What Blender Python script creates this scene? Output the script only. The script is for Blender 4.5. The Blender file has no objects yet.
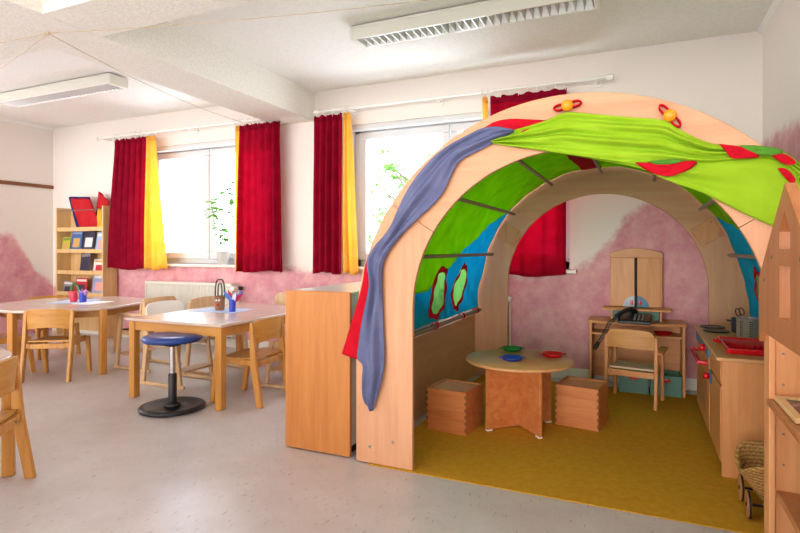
import bpy, bmesh, math, random
from mathutils import Vector, Matrix, noise
random.seed(7)
PI = math.pi
C = bpy.context.scene.collection
SC = bpy.context.scene

# ------------------------------------------------------------------ colours and materials
def lin(c):
    return tuple(((v/255)/12.92 if v/255 <= 0.04045 else ((v/255+0.055)/1.055)**2.4) for v in c)+(1.0,)
def newmat(name):
    m = bpy.data.materials.new(name); m.use_nodes = True
    nt = m.node_tree
    return m, nt, nt.nodes['Principled BSDF']
def plain(name, rgb, rough=.5, metal=0., spec=.5, trans=0.):
    m, nt, b = newmat(name)
    b.inputs['Base Color'].default_value = lin(rgb)
    b.inputs['Roughness'].default_value = rough
    b.inputs['Metallic'].default_value = metal
    b.inputs['Specular IOR Level'].default_value = spec
    # a faint unevenness of surface so that nothing is perfectly flat
    tc = nt.nodes.new('ShaderNodeTexCoord'); n = nt.nodes.new('ShaderNodeTexNoise')
    n.inputs['Scale'].default_value = 60
    nt.links.new(tc.outputs['Object'], n.inputs['Vector'])
    bp = nt.nodes.new('ShaderNodeBump'); bp.inputs['Strength'].default_value = .04; bp.inputs['Distance'].default_value = .002
    nt.links.new(n.outputs['Fac'], bp.inputs['Height']); nt.links.new(bp.outputs['Normal'], b.inputs['Normal'])
    return m
def wood(name, light, dark, axis='z', rough=.42, grain=1.0, spec=.4):
    m, nt, b = newmat(name); N, L = nt.nodes.new, nt.links.new
    tc = N('ShaderNodeTexCoord'); oi = N('ShaderNodeObjectInfo')
    add = N('ShaderNodeVectorMath'); add.operation = 'ADD'
    mul = N('ShaderNodeMath'); mul.operation = 'MULTIPLY'; mul.inputs[1].default_value = 7.3
    L(oi.outputs['Random'], mul.inputs[0]); L(tc.outputs['Object'], add.inputs[0]); L(mul.outputs[0], add.inputs[1])
    mp = N('ShaderNodeMapping')
    s = {'x': (1.6, 22, 22), 'y': (22, 1.6, 22), 'z': (22, 22, 1.6)}[axis]
    mp.inputs['Scale'].default_value = tuple(v*grain for v in s)
    L(add.outputs[0], mp.inputs['Vector'])
    n1 = N('ShaderNodeTexNoise'); n1.inputs['Scale'].default_value = 1; n1.inputs['Detail'].default_value = 5; n1.inputs['Distortion'].default_value = .6
    L(mp.outputs[0], n1.inputs['Vector'])
    mp2 = N('ShaderNodeMapping'); mp2.inputs['Scale'].default_value = tuple(v*grain*6 for v in s)
    L(add.outputs[0], mp2.inputs['Vector'])
    n2 = N('ShaderNodeTexNoise'); n2.inputs['Scale'].default_value = 1; n2.inputs['Detail'].default_value = 2
    L(mp2.outputs[0], n2.inputs['Vector'])
    mx = N('ShaderNodeMath'); mx.operation = 'MULTIPLY_ADD'; mx.inputs[1].default_value = .35
    L(n2.outputs['Fac'], mx.inputs[0]); L(n1.outputs['Fac'], mx.inputs[2])
    r = N('ShaderNodeValToRGB')
    r.color_ramp.elements[0].position = .42; r.color_ramp.elements[0].color = lin(dark)
    r.color_ramp.elements[1].position = .82; r.color_ramp.elements[1].color = lin(light)
    L(mx.outputs[0], r.inputs['Fac']); L(r.outputs['Color'], b.inputs['Base Color'])
    b.inputs['Roughness'].default_value = rough; b.inputs['Specular IOR Level'].default_value = spec
    return m
def cloth(name, rgb, rgb2=None, transl=.3, weave=500, rough=.85, sheer=0., tint=None):
    m = bpy.data.materials.new(name); m.use_nodes = True; nt = m.node_tree; nt.nodes.clear()
    N, L = nt.nodes.new, nt.links.new
    out = N('ShaderNodeOutputMaterial'); d = N('ShaderNodeBsdfPrincipled'); t = N('ShaderNodeBsdfTranslucent'); mx = N('ShaderNodeMixShader')
    tc = N('ShaderNodeTexCoord'); n = N('ShaderNodeTexNoise'); n.inputs['Scale'].default_value = 9; n.inputs['Detail'].default_value = 3
    L(tc.outputs['Object'], n.inputs['Vector'])
    r = N('ShaderNodeValToRGB'); r.color_ramp.elements[0].position = .35; r.color_ramp.elements[1].position = .65
    r.color_ramp.elements[0].color = lin(rgb); r.color_ramp.elements[1].color = lin(rgb2 or rgb)
    L(n.outputs['Fac'], r.inputs['Fac']); L(r.outputs['Color'], d.inputs['Base Color']); L(r.outputs['Color'], t.inputs['Color'])
    d.inputs['Roughness'].default_value = rough; d.inputs['Specular IOR Level'].default_value = .15
    w = N('ShaderNodeTexNoise'); w.inputs['Scale'].default_value = weave
    L(tc.outputs['Object'], w.inputs['Vector'])
    bp = N('ShaderNodeBump'); bp.inputs['Strength'].default_value = .15; bp.inputs['Distance'].default_value = .001
    L(w.outputs['Fac'], bp.inputs['Height']); L(bp.outputs['Normal'], d.inputs['Normal'])
    mx.inputs['Fac'].default_value = transl
    L(d.outputs[0], mx.inputs[1]); L(t.outputs[0], mx.inputs[2]); res = mx
    if sheer:   # loosely woven: a little of what lies behind shows through the threads
        tr = N('ShaderNodeBsdfTransparent'); tr.inputs['Color'].default_value = lin(tint); res = N('ShaderNodeMixShader'); res.inputs['Fac'].default_value = sheer
        L(mx.outputs[0], res.inputs[1]); L(tr.outputs[0], res.inputs[2])
    L(res.outputs[0], out.inputs['Surface'])
    return m

M = {}
M['beech_pale'] = wood('beech_pale', (211, 157, 117), (199, 139, 99), 'z', .5, .7)
M['beech_pale_x'] = wood('beech_pale_across', (211, 157, 117), (199, 139, 99), 'x', .5, .7)
M['beech_pale_y'] = wood('beech_pale_along', (214, 170, 122), (202, 152, 104), 'y', .5, .7)
M['beech_orange'] = wood('beech_orange', (192, 124, 62), (176, 106, 48), 'z', .38, 1.0)
M['beech'] = wood('beech', (216, 150, 92), (200, 128, 72), 'z', .42)
M['beech_x'] = wood('beech_across', (216, 150, 92), (200, 128, 72), 'x', .42)
M['beech_y'] = wood('beech_along', (216, 150, 92), (200, 128, 72), 'y', .42)
M['stool_wood'] = wood('stool_wood', (208, 132, 74), (186, 104, 54), 'x', .42)
M['chair_wood'] = wood('chair_wood', (204, 146, 72), (184, 120, 48), 'z', .35)
M['chair_ply'] = wood('chair_ply', (206, 150, 76), (186, 124, 52), 'x', .3)
M['pale_chair_wood'] = wood('pale_chair_wood', (222, 186, 142), (205, 165, 118), 'z', .4)
M['table_wood'] = wood('table_wood', (204, 146, 76), (186, 124, 56), 'x', .35)
M['table_top'] = wood('table_top', (208, 186, 170), (196, 170, 152), 'x', .2, .8, .7)
M['laminate'] = plain('pale_laminate', (232, 226, 214), .25)
M['playtop'] = plain('grey_beige_laminate', (206, 150, 98), .35)
M['pine'] = wood('pine', (222, 186, 132), (208, 166, 108), 'z', .45)
M['white_paint'] = plain('white_paint', (240, 238, 232), .35)
M['cream_metal'] = plain('cream_metal', (230, 226, 214), .4)
M['rod_white'] = plain('rod_white', (238, 236, 228), .35)
M['rail_brown'] = wood('rail_brown', (135, 82, 50), (110, 62, 36), 'y', .5)
M['red_cloth'] = cloth('red_curtain', (180, 16, 58), (162, 10, 48), .52, sheer=.13, tint=(255, 70, 130))
M['yellow_cloth'] = cloth('yellow_curtain', (253, 216, 112), (250, 206, 88), .6)
M['green_cloth'] = cloth('green_canopy', (170, 226, 36), (150, 212, 24), .66)
M['flap_green'] = cloth('green_flap', (154, 194, 40), (144, 184, 30), .12)
M['blue_cloth'] = cloth('blue_canopy', (40, 208, 240), (24, 196, 234), .55)
M['patch_red'] = cloth('red_patch', (205, 16, 40), (190, 12, 34), .15)
M['border_red'] = cloth('border_red', (232, 36, 56), (222, 26, 48), .35)
M['pane_green'] = cloth('green_net', (186, 244, 168), (200, 248, 184), .75)
M['net_dark'] = cloth('dark_green_net', (70, 130, 40), (90, 150, 50), .1)
M['scarf_blue'] = cloth('blue_grey_cloth', (108, 113, 146), (96, 101, 136), .08)
M['red_plastic'] = plain('red_plastic', (205, 16, 30), .25)
M['green_plastic'] = plain('green_plastic', (10, 120, 52), .25)
M['blue_plastic'] = plain('blue_plastic', (18, 62, 168), .25)
M['teal_plastic'] = plain('teal_plastic', (32, 110, 150), .35)
M['orange_ball'] = plain('orange_ball', (246, 150, 22), .25)
M['black_plastic'] = plain('black_plastic', (26, 26, 30), .35)
M['black_rubber'] = plain('black_rubber', (26, 27, 32), .32)
M['navy_pad'] = plain('navy_pad', (32, 66, 136), .3)
M['chrome'] = plain('chrome', (205, 205, 208), .18, 1.)
M['steel'] = plain('brushed_steel', (196, 194, 190), .3, .78)
M['rod_steel'] = plain('tube_metal', (150, 138, 126), .38, .6)
M['pot_steel'] = plain('dark_pot_steel', (112, 120, 134), .28, .8)
M['dark'] = plain('dark_hole', (40, 26, 18), .8)
M['screw'] = plain('screw_metal', (150, 140, 130), .35, .8)
M['green_box'] = plain('green_box', (92, 134, 118), .6)
M['mirror'] = plain('mirror_glass', (210, 215, 220), .03, 1.)
M['grey_disc'] = plain('grey_disc', (176, 186, 198), .4)
M['brown_seat'] = plain('brown_seat', (92, 44, 34), .4)
M['white_chair'] = plain('white_chair_back', (236, 228, 214), .35)
M['paper_blue'] = plain('pale_blue_paper', (186, 206, 232), .7)
M['paper_white'] = plain('white_paper', (236, 236, 236), .7)
M['lilac'] = cloth('lilac_feathers', (200, 160, 226), (232, 150, 210), .3)
M['brown_pot'] = plain('brown_pot', (140, 92, 62), .6)
M['blue_pot'] = plain('blue_pot', (34, 62, 178), .35)
M['pink_pot'] = plain('pink_red_pot', (226, 58, 84), .4)
M['leaf'] = cloth('leaf', (84, 142, 44), (108, 164, 60), .3)
M['stem'] = plain('stem', (110, 130, 60), .6)
M['bark'] = plain('bark', (120, 100, 80), .9)
M['pot_white'] = plain('white_pot', (190, 190, 186), .4)
M['string'] = plain('twine', (196, 176, 140), .9)
M['wheel_wood'] = wood('wheel_wood', (190, 140, 88), (160, 108, 62), 'z', .5)
M['lamp_white'] = plain('lamp_housing', (232, 230, 216), .35)
M['louvre'] = plain('louvre_aluminium', (226, 226, 222), .22, .45)
M['picture_dark'] = None

def mottled(name, cols, scale, rough=.5, spec=.5, detail=4, bump=0.):
    m, nt, b = newmat(name); N, L = nt.nodes.new, nt.links.new
    tc = N('ShaderNodeTexCoord'); n = N('ShaderNodeTexNoise'); n.inputs['Scale'].default_value = scale; n.inputs['Detail'].default_value = detail
    L(tc.outputs['Object'], n.inputs['Vector'])
    r = N('ShaderNodeValToRGB'); els = r.color_ramp.elements
    for i, (p, c) in enumerate(cols):
        e = els[i] if i < 2 else els.new(p)
        e.position = p; e.color = lin(c)
    L(n.outputs['Fac'], r.inputs['Fac']); L(r.outputs['Color'], b.inputs['Base Color'])
    b.inputs['Roughness'].default_value = rough; b.inputs['Specular IOR Level'].default_value = spec
    if bump:
        bp = N('ShaderNodeBump'); bp.inputs['Strength'].default_value = bump; bp.inputs['Distance'].default_value = .004
        L(n.outputs['Fac'], bp.inputs['Height']); L(bp.outputs['Normal'], b.inputs['Normal'])
    return m
M['picture_dark'] = mottled('picture_print', [(.35, (42, 34, 48)), (.5, (92, 74, 84)), (.62, (166, 140, 120))], 16, .25)
M['rug'] = mottled('rug_olive', [(.35, (192, 140, 36)), (.65, (202, 150, 46))], 30, .9, .1, 8, .3)
M['wicker'] = None
def wicker():
    m, nt, b = newmat('wicker'); N, L = nt.nodes.new, nt.links.new
    tc = N('ShaderNodeTexCoord'); w = N('ShaderNodeTexWave'); w.bands_direction = 'Z'; w.inputs['Scale'].default_value = 22; w.inputs['Distortion'].default_value = 5; w.inputs['Detail Scale'].default_value = 6
    L(tc.outputs['Object'], w.inputs['Vector'])
    r = N('ShaderNodeValToRGB'); r.color_ramp.elements[0].color = lin((160, 108, 48)); r.color_ramp.elements[1].color = lin((222, 172, 100))
    L(w.outputs['Fac'], r.inputs['Fac']); L(r.outputs['Color'], b.inputs['Base Color'])
    bp = N('ShaderNodeBump'); bp.inputs['Strength'].default_value = .8; bp.inputs['Distance'].default_value = .006
    L(w.outputs['Fac'], bp.inputs['Height']); L(bp.outputs['Normal'], b.inputs['Normal']); b.inputs['Roughness'].default_value = .7
    return m
M['wicker'] = wicker()

def floor_mat():
    m, nt, b = newmat('linoleum'); N, L = nt.nodes.new, nt.links.new
    tc = N('ShaderNodeTexCoord')
    n = N('ShaderNodeTexNoise'); n.inputs['Scale'].default_value = 3.2; n.inputs['Detail'].default_value = 8; n.inputs['Roughness'].default_value = .7
    L(tc.outputs['Object'], n.inputs['Vector'])
    r = N('ShaderNodeValToRGB'); r.color_ramp.elements[0].position = .3; r.color_ramp.elements[0].color = lin((186, 176, 170)); r.color_ramp.elements[1].position = .72; r.color_ramp.elements[1].color = lin((205, 197, 192))
    L(n.outputs['Fac'], r.inputs['Fac'])
    # short dark flecks running along the sheets
    mp = N('ShaderNodeMapping'); mp.inputs['Scale'].default_value = (95, 18, 1); mp.inputs['Rotation'].default_value = (0, 0, .25)
    L(tc.outputs['Object'], mp.inputs['Vector'])
    f = N('ShaderNodeTexNoise'); f.inputs['Scale'].default_value = 1; f.inputs['Detail'].default_value = 3
    L(mp.outputs[0], f.inputs['Vector'])
    fr = N('ShaderNodeValToRGB'); fr.color_ramp.elements[0].position = .29; fr.color_ramp.elements[0].color = (1, 1, 1, 1); fr.color_ramp.elements[1].position = .36; fr.color_ramp.elements[1].color = (0, 0, 0, 1)
    L(f.outputs['Fac'], fr.inputs['Fac'])
    mix = N('ShaderNodeMix'); mix.data_type = 'RGBA'; L(fr.outputs['Color'], mix.inputs['Factor']); L(r.outputs['Color'], mix.inputs['A']); mix.inputs['B'].default_value = lin((152, 138, 128))
    L(mix.outputs['Result'], b.inputs['Base Color'])
    b.inputs['Roughness'].default_value = .3; b.inputs['Specular IOR Level'].default_value = .7
    return m
M['floor'] = floor_mat()

def wall_mat(name, axis, pts, lo, hi):
    """white plaster above, mottled pink wash below a wavy painted border; the border height is a curve along the wall"""
    m, nt, b = newmat(name); N, L = nt.nodes.new, nt.links.new
    g = N('ShaderNodeNewGeometry'); sp = N('ShaderNodeSeparateXYZ'); L(g.outputs['Position'], sp.inputs[0])
    mr = N('ShaderNodeMapRange'); mr.inputs['From Min'].default_value = lo; mr.inputs['From Max'].default_value = hi
    L(sp.outputs[axis], mr.inputs['Value'])
    fc = N('ShaderNodeFloatCurve'); cv = fc.mapping.curves[0]
    P = [((p[0]-lo)/(hi-lo), p[1]/2.8) for p in pts]
    cv.points[0].location = P[0]; cv.points[1].location = P[-1]
    for p in P[1:-1]: cv.points.new(*p)
    for p in cv.points: p.handle_type = 'VECTOR'
    fc.mapping.update()
    L(mr.outputs[0], fc.inputs['Value'])
    n = N('ShaderNodeTexNoise'); n.inputs['Scale'].default_value = 9; n.inputs['Detail'].default_value = 7; n.inputs['Roughness'].default_value = .7
    L(g.outputs['Position'], n.inputs['Vector'])
    h = N('ShaderNodeMath'); h.operation = 'MULTIPLY'; h.inputs[1].default_value = 2.8; L(fc.outputs[0], h.inputs[0])
    d = N('ShaderNodeMath'); d.operation = 'SUBTRACT'; L(h.outputs[0], d.inputs[0]); L(sp.outputs['Z'], d.inputs[1])
    w = N('ShaderNodeMath'); w.operation = 'MULTIPLY_ADD'; w.inputs[1].default_value = .22; L(n.outputs['Fac'], w.inputs[0]); L(d.outputs[0], w.inputs[2])
    st = N('ShaderNodeMapRange'); st.interpolation_type = 'SMOOTHSTEP'; st.inputs['From Min'].default_value = .06; st.inputs['From Max'].default_value = .17
    L(w.outputs[0], st.inputs['Value'])
    n2 = N('ShaderNodeTexNoise'); n2.inputs['Scale'].default_value = 5; n2.inputs['Detail'].default_value = 9; n2.inputs['Roughness'].default_value = .75
    L(g.outputs['Position'], n2.inputs['Vector'])
    r = N('ShaderNodeValToRGB'); r.color_ramp.elements[0].position = .34; r.color_ramp.elements[0].color = lin((204, 132, 146)); r.color_ramp.elements[1].position = .68; r.color_ramp.elements[1].color = lin((230, 182, 182))
    L(n2.outputs['Fac'], r.inputs['Fac'])
    mix = N('ShaderNodeMix'); mix.data_type = 'RGBA'; L(st.outputs[0], mix.inputs['Factor']); mix.inputs['A'].default_value = lin((236, 227, 219)); L(r.outputs['Color'], mix.inputs['B'])
    L(mix.outputs['Result'], b.inputs['Base Color'])
    bp = N('ShaderNodeBump'); bp.inputs['Strength'].default_value = .15; bp.inputs['Distance'].default_value = .004
    n3 = N('ShaderNodeTexNoise'); n3.inputs['Scale'].default_value = 60; L(g.outputs['Position'], n3.inputs['Vector'])
    L(n3.outputs['Fac'], bp.inputs['Height']); L(bp.outputs['Normal'], b.inputs['Normal'])
    b.inputs['Roughness'].default_value = .85; b.inputs['Specular IOR Level'].default_value = .2
    return m
M['wall_back'] = wall_mat('plaster_back', 'X', [(-7.26, .58), (-6.8, .75), (-6.2, .95), (-5.2, .96), (-4.0, .93), (-3.2, .88), (-2.0, .9), (-.8, .86), (-.54, .92), (-.38, 1.0), (-.22, 1.18), (-.12, 1.34), (0, 1.44), (.15, 1.52), (.36, 1.54), (.6, 1.6), (.834, 1.88)], -7.26, .834)
M['wall_left'] = wall_mat('plaster_left', 'Y', [(-2, 1.2), (2.5, 1.15), (3.6, 1.22), (4.1, 1.30), (4.28, 1.25), (4.42, 1.02), (4.55, .82), (4.77, .62)], -2, 4.77)
M['wall_right'] = wall_mat('plaster_right', 'Y', [(-2, 1.4), (2.5, 1.55), (3.5, 1.78), (3.8, 1.84), (4.3, 1.86), (4.77, 1.88)], -2, 4.77)
M['plaster'] = mottled('white_plaster', [(.4, (238, 234, 226)), (.6, (243, 240, 233))], 40, .9, .15, 4, .12)
M['rough_plaster'] = mottled('rough_plaster', [(.4, (232, 226, 214)), (.6, (240, 235, 224))], 55, .95, .1, 4, .9)
def glass():
    m = bpy.data.materials.new('window_glass'); m.use_nodes = True; nt = m.node_tree; nt.nodes.clear()
    o = nt.nodes.new('ShaderNodeOutputMaterial'); t = nt.nodes.new('ShaderNodeBsdfTransparent'); g = nt.nodes.new('ShaderNodeBsdfGlossy'); mx = nt.nodes.new('ShaderNodeMixShader')
    g.inputs['Roughness'].default_value = .02; mx.inputs['Fac'].default_value = .05
    nt.links.new(t.outputs[0], mx.inputs[1]); nt.links.new(g.outputs[0], mx.inputs[2]); nt.links.new(mx.outputs[0], o.inputs['Surface'])
    return m
M['glass'] = glass(); M['frame_white'] = plain('window_frame_white', (214, 215, 216), .4)
M['acrylic'] = M['glass']

# ------------------------------------------------------------------ mesh helpers
def link(name, me, mat, parent):
    o = bpy.data.objects.new(name, me); C.objects.link(o)
    if mat is not None: me.materials.append(M[mat] if isinstance(mat, str) else mat)
    if parent is not None: o.parent = parent
    return o
def obj(name, bm, mat, parent=None, bevel=0., smooth=35, solid=0.):
    bmesh.ops.recalc_face_normals(bm, faces=bm.faces) if not solid else None
    me = bpy.data.meshes.new(name); bm.to_mesh(me); bm.free()
    o = link(name, me, mat, parent)
    if smooth:
        me.shade_smooth(); me.set_sharp_from_angle(angle=math.radians(smooth))
    if solid:
        md = o.modifiers.new('thickness', 'SOLIDIFY'); md.thickness = solid; md.offset = 0
    if bevel:
        md = o.modifiers.new('edges', 'BEVEL'); md.width = bevel; md.segments = 2; md.limit_method = 'ANGLE'; md.angle_limit = math.radians(50)
    return o
def box(bm, x0, x1, y0, y1, z0, z1, mat=None):
    vs = [bm.verts.new((x, y, z)) for z in (z0, z1) for y in (y0, y1) for x in (x0, x1)]
    if mat is not None:
        for v in vs: v.co = mat @ v.co
    for f in ((0, 1, 3, 2), (4, 6, 7, 5), (0, 4, 5, 1), (2, 3, 7, 6), (0, 2, 6, 4), (1, 5, 7, 3)):
        bm.faces.new([vs[i] for i in f])
    return bm
def BX(*a, mat=None):
    return box(bmesh.new(), *a, mat=mat)
def prism(bm, pts, axis, a, b):
    """extrude a 2d outline along an axis from a to b; the outline is (y,z) for x, (x,z) for y, (x,y) for z"""
    def P(p, t): return {'x': (t, p[0], p[1]), 'y': (p[0], t, p[1]), 'z': (p[0], p[1], t)}[axis]
    A = [bm.verts.new(P(p, a)) for p in pts]; B = [bm.verts.new(P(p, b)) for p in pts]
    bm.faces.new(A[::-1]); bm.faces.new(B)
    n = len(pts)
    for i in range(n): bm.faces.new((A[i], A[(i+1) % n], B[(i+1) % n], B[i]))
    return bm
def tube(bm, pts, r, seg=10, cap=True, closed=False):
    pts = [Vector(p) for p in pts]; rings = []; n = len(pts); prev = None
    rr = r if isinstance(r, (list, tuple)) else [r]*n
    for i, p in enumerate(pts):
        if closed: t = (pts[(i+1) % n]-pts[i-1]).normalized()
        else: t = (pts[min(i+1, n-1)]-pts[max(i-1, 0)]).normalized()
        if prev is None:
            u = t.cross(Vector((0, 0, 1)))
            if u.length < .1: u = t.cross(Vector((1, 0, 0)))
        else: u = prev - t*prev.dot(t)
        u.normalize(); prev = u; v = t.cross(u)
        rings.append([bm.verts.new(p+rr[i]*(u*math.cos(2*PI*k/seg)+v*math.sin(2*PI*k/seg))) for k in range(seg)])
    for i in range(n if closed else n-1):
        A, B = rings[i], rings[(i+1) % n]
        for k in range(seg): bm.faces.new((A[k], A[(k+1) % seg], B[(k+1) % seg], B[k]))
    if cap and not closed:
        bm.faces.new(rings[0][::-1]); bm.faces.new(rings[-1])
    return bm
def lathe(bm, prof, c=(0, 0, 0), seg=32, axis='z', cap=True):
    rings = []
    for r, h in prof:
        if r < 1e-6: rings.append([None]); continue
        rings.append([(r*math.cos(2*PI*k/seg), r*math.sin(2*PI*k/seg), h) for k in range(seg)])
    def mk(p):
        x, y, z = p
        if axis == 'x': x, y, z = z, x, y
        if axis == 'y': x, y, z = x, z, y
        return bm.verts.new((x+c[0], y+c[1], z+c[2]))
    R = [[mk((0, 0, prof[i][1]))] if q[0] is None else [mk(p) for p in q] for i, q in enumerate(rings)]
    for A, B in zip(R, R[1:]):
        for k in range(seg):
            f = []
            for v in ((A[k % len(A)]), (A[(k+1) % len(A)]), (B[(k+1) % len(B)]), (B[k % len(B)])):
                if v not in f: f.append(v)
            if len(f) > 2: bm.faces.new(f)
    if prof[0] == prof[-1]: cap = False; bmesh.ops.remove_doubles(bm, verts=bm.verts, dist=1e-6)
    if cap and len(R[0]) > 1: bm.faces.new(R[0][::-1])
    if cap and len(R[-1]) > 1: bm.faces.new(R[-1])
    return bm
def grid(bm, fn, nu, nv):
    V = [[bm.verts.new(fn(i/nu, j/nv)) for j in range(nv+1)] for i in range(nu+1)]
    for i in range(nu):
        for j in range(nv): bm.faces.new((V[i][j], V[i+1][j], V[i+1][j+1], V[i][j+1]))
    return bm
def slab(bm, fn, nu, nv, off):
    """closed sheet between fn and fn+off"""
    o = Vector(off)
    A = [[bm.verts.new(fn(i/nu, j/nv)) for j in range(nv+1)] for i in range(nu+1)]
    B = [[bm.verts.new(A[i][j].co+o) for j in range(nv+1)] for i in range(nu+1)]
    for i in range(nu):
        for j in range(nv):
            bm.faces.new((A[i][j], A[i+1][j], A[i+1][j+1], A[i][j+1])); bm.faces.new((B[i][j], B[i][j+1], B[i+1][j+1], B[i+1][j]))
    for i in range(nu):
        bm.faces.new((A[i][0], B[i][0], B[i+1][0], A[i+1][0])); bm.faces.new((A[i][nv], A[i+1][nv], B[i+1][nv], B[i][nv]))
    for j in range(nv):
        bm.faces.new((A[0][j], A[0][j+1], B[0][j+1], B[0][j])); bm.faces.new((A[nu][j], B[nu][j], B[nu][j+1], A[nu][j+1]))
    return bm
def interp(pts, t):
    L = [0]
    for a, b in zip(pts, pts[1:]): L.append(L[-1]+math.dist(a, b))
    d = t*L[-1]
    for i in range(len(pts)-1):
        if d <= L[i+1] or i == len(pts)-2:
            k = (d-L[i])/max(L[i+1]-L[i], 1e-9)
            return tuple(a+(b-a)*k for a, b in zip(pts[i], pts[i+1]))
def smooth_line(pts, it=2):
    for _ in range(it):
        q = [pts[0]]
        for a, b in zip(pts, pts[1:]):
            q += [tuple(x*.75+y*.25 for x, y in zip(a, b)), tuple(x*.25+y*.75 for x, y in zip(a, b))]
        pts = q+[pts[-1]]
    return pts
def thing(name, label, cat, loc=(0, 0, 0), rz=0., group=None):
    o = bpy.data.objects.new(name, None); C.objects.link(o); o.empty_display_size = .1
    o.location = loc; o.rotation_euler = (0, 0, rz); return tag(o, label, cat, group)
def tag(o, label, cat, group=None):
    o['label'] = label; o['category'] = cat
    if group: o['group'] = group
    return o
def struct(o):
    o['kind'] = 'structure'; return o
def dup(root, loc, rz, label, group=None):
    r = root.copy(); C.objects.link(r); r.location = loc; r.rotation_euler = (0, 0, rz); r['label'] = label
    if group: r['group'] = group
    for ch in list(root.children):
        c = ch.copy(); C.objects.link(c); c.parent = r
        for g in list(ch.children):
            d = g.copy(); C.objects.link(d); d.parent = c
    return r

# ------------------------------------------------------------------ room shell
XL, XR, YB, ZC = -7.26, .834, 4.77, 2.73
YF = -2.0
struct(obj('floor', BX(XL-.2, XR+.2, YF, YB+.3, -.1, 0), 'floor', smooth=0))
struct(obj('ceiling', BX(XL-.2, XR+.2, YF, YB+.3, ZC, ZC+.15), 'plaster', smooth=0))
bm = bmesh.new(); box(bm, XL-.2, XL, 3.6, YB, 0, ZC); box(bm, XL-.2, XL, YF, 3.6, 0, .9); box(bm, XL-.2, XL, YF, 3.6, 2.4, ZC); box(bm, XL-.2, XL, 1.2, 1.6, .9, 2.4); box(bm, XL-.2, XL, YF, -.9, .9, 2.4)  # unseen openings towards the viewer, added to let in side light
struct(obj('wall_left', bm, 'wall_left', smooth=0))
bm = bmesh.new(); box(bm, XR, XR+.2, 1.2, YB, 0, ZC); box(bm, XR, XR+.2, YF, 1.2, 0, .9); box(bm, XR, XR+.2, YF, 1.2, 2.4, ZC); box(bm, XR, XR+.2, -.5, -.3, .9, 2.4)
struct(obj('wall_right', bm, 'wall_right', smooth=0))
W1 = (-5.56, -3.60, .925, 2.33); W2 = (-2.68, -.545, .925, 2.345)
bm = bmesh.new()
xs = [XL-.2, W1[0], W1[1], W2[0], W2[1], XR+.2]
for i in range(5):
    if i in (1, 3):
        w = W1 if i == 1 else W2
        box(bm, xs[i], xs[i+1], YB, YB+.3, 0, w[2]); box(bm, xs[i], xs[i+1], YB, YB+.3, w[3], ZC)
    else: box(bm, xs[i], xs[i+1], YB, YB+.3, 0, ZC)
struct(obj('wall_back', bm, 'wall_back', smooth=0))
# beams: one running to the window wall, one crossing it
struct(obj('trim_1', BX(-3.56, -3.09, YF, YB, 2.43, ZC), 'rough_plaster', smooth=0))
bm = bmesh.new(); box(bm, XL, -3.56, 1.97, 2.335, 2.431, ZC); box(bm, -3.09, XR, 1.97, 2.335, 2.431, ZC)
struct(obj('trim_2', bm, 'rough_plaster', smooth=0))
def cove(name, x, s):
    bm = bmesh.new(); pts = [(x, ZC), (x, ZC-.035), (x+s*.012, ZC-.03), (x+s*.03, ZC-.012), (x+s*.035, ZC)]
    prism(bm, pts, 'y', YF, YB); return struct(obj(name, bm, 'white_paint'))
cove('trim_3', XL, 1); cove('trim_4', XR, -1)
bm = bmesh.new(); box(bm, XL, XR, YB-.016, YB, 0, .095)
struct(obj('baseboard_back', bm, 'cream_metal', bevel=.004))
struct(obj('trim_5', BX(XL, XL+.02, YF, YB, 1.91, 1.955), 'rail_brown', bevel=.004))

def window(n, w, mull):
    x0, x1, z0, z1 = w; ya, yb = 4.90, 4.96
    bm = bmesh.new(); f = .07
    box(bm, x0, x1, ya, yb, z1-f, z1); box(bm, x0, x1, ya, yb, z0, z0+f)
    for a, b in ((x0, x0+f), (x1-f, x1)): box(bm, a, b, ya, yb, z0, z1)
    fr = struct(obj('window_%d' % n, bm, 'frame_white', bevel=.006))
    for a, b in ((x0+f-.015, mull-.004), (mull+.004, x1-f+.015)):
        s = .078
        bm = bmesh.new(); c0, c1 = z0+f-.015, z1-f+.015
        box(bm, a, b, ya-.02, ya+.035, c1-s, c1); box(bm, a, b, ya-.02, ya+.035, c0, c0+s)
        box(bm, a, a+s, ya-.02, ya+.035, c0+s, c1-s); box(bm, b-s, b, ya-.02, ya+.035, c0+s, c1-s)
        sash = obj('sash', bm, 'frame_white', fr, bevel=.008)
        obj('pane', BX(a+s, b-s, ya+.004, ya+.010, c0+s, c1-s), 'glass', sash, smooth=0)
    hx = mull-.05
    bm = bmesh.new(); box(bm, hx-.012, hx+.012, ya-.03, ya-.02, 1.5, 1.58); tube(bm, [(hx, ya-.03, 1.54), (hx, ya-.055, 1.54), (hx, ya-.058, 1.43)], .008, 8)
    obj('window_handle', bm, 'frame_white', fr)
    obj('window_sill', BX(x0-.04, x1+.06, YB-.07, ya, z0-.032, z0), 'laminate', fr, bevel=.006)
    obj('roller_box', BX(x0, x1, YB+.01, ya-.03, z1-.05, z1), 'frame_white', fr, bevel=.004)
    return fr
window(1, W1, -4.62)
window(2, W2, -1.65)

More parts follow.
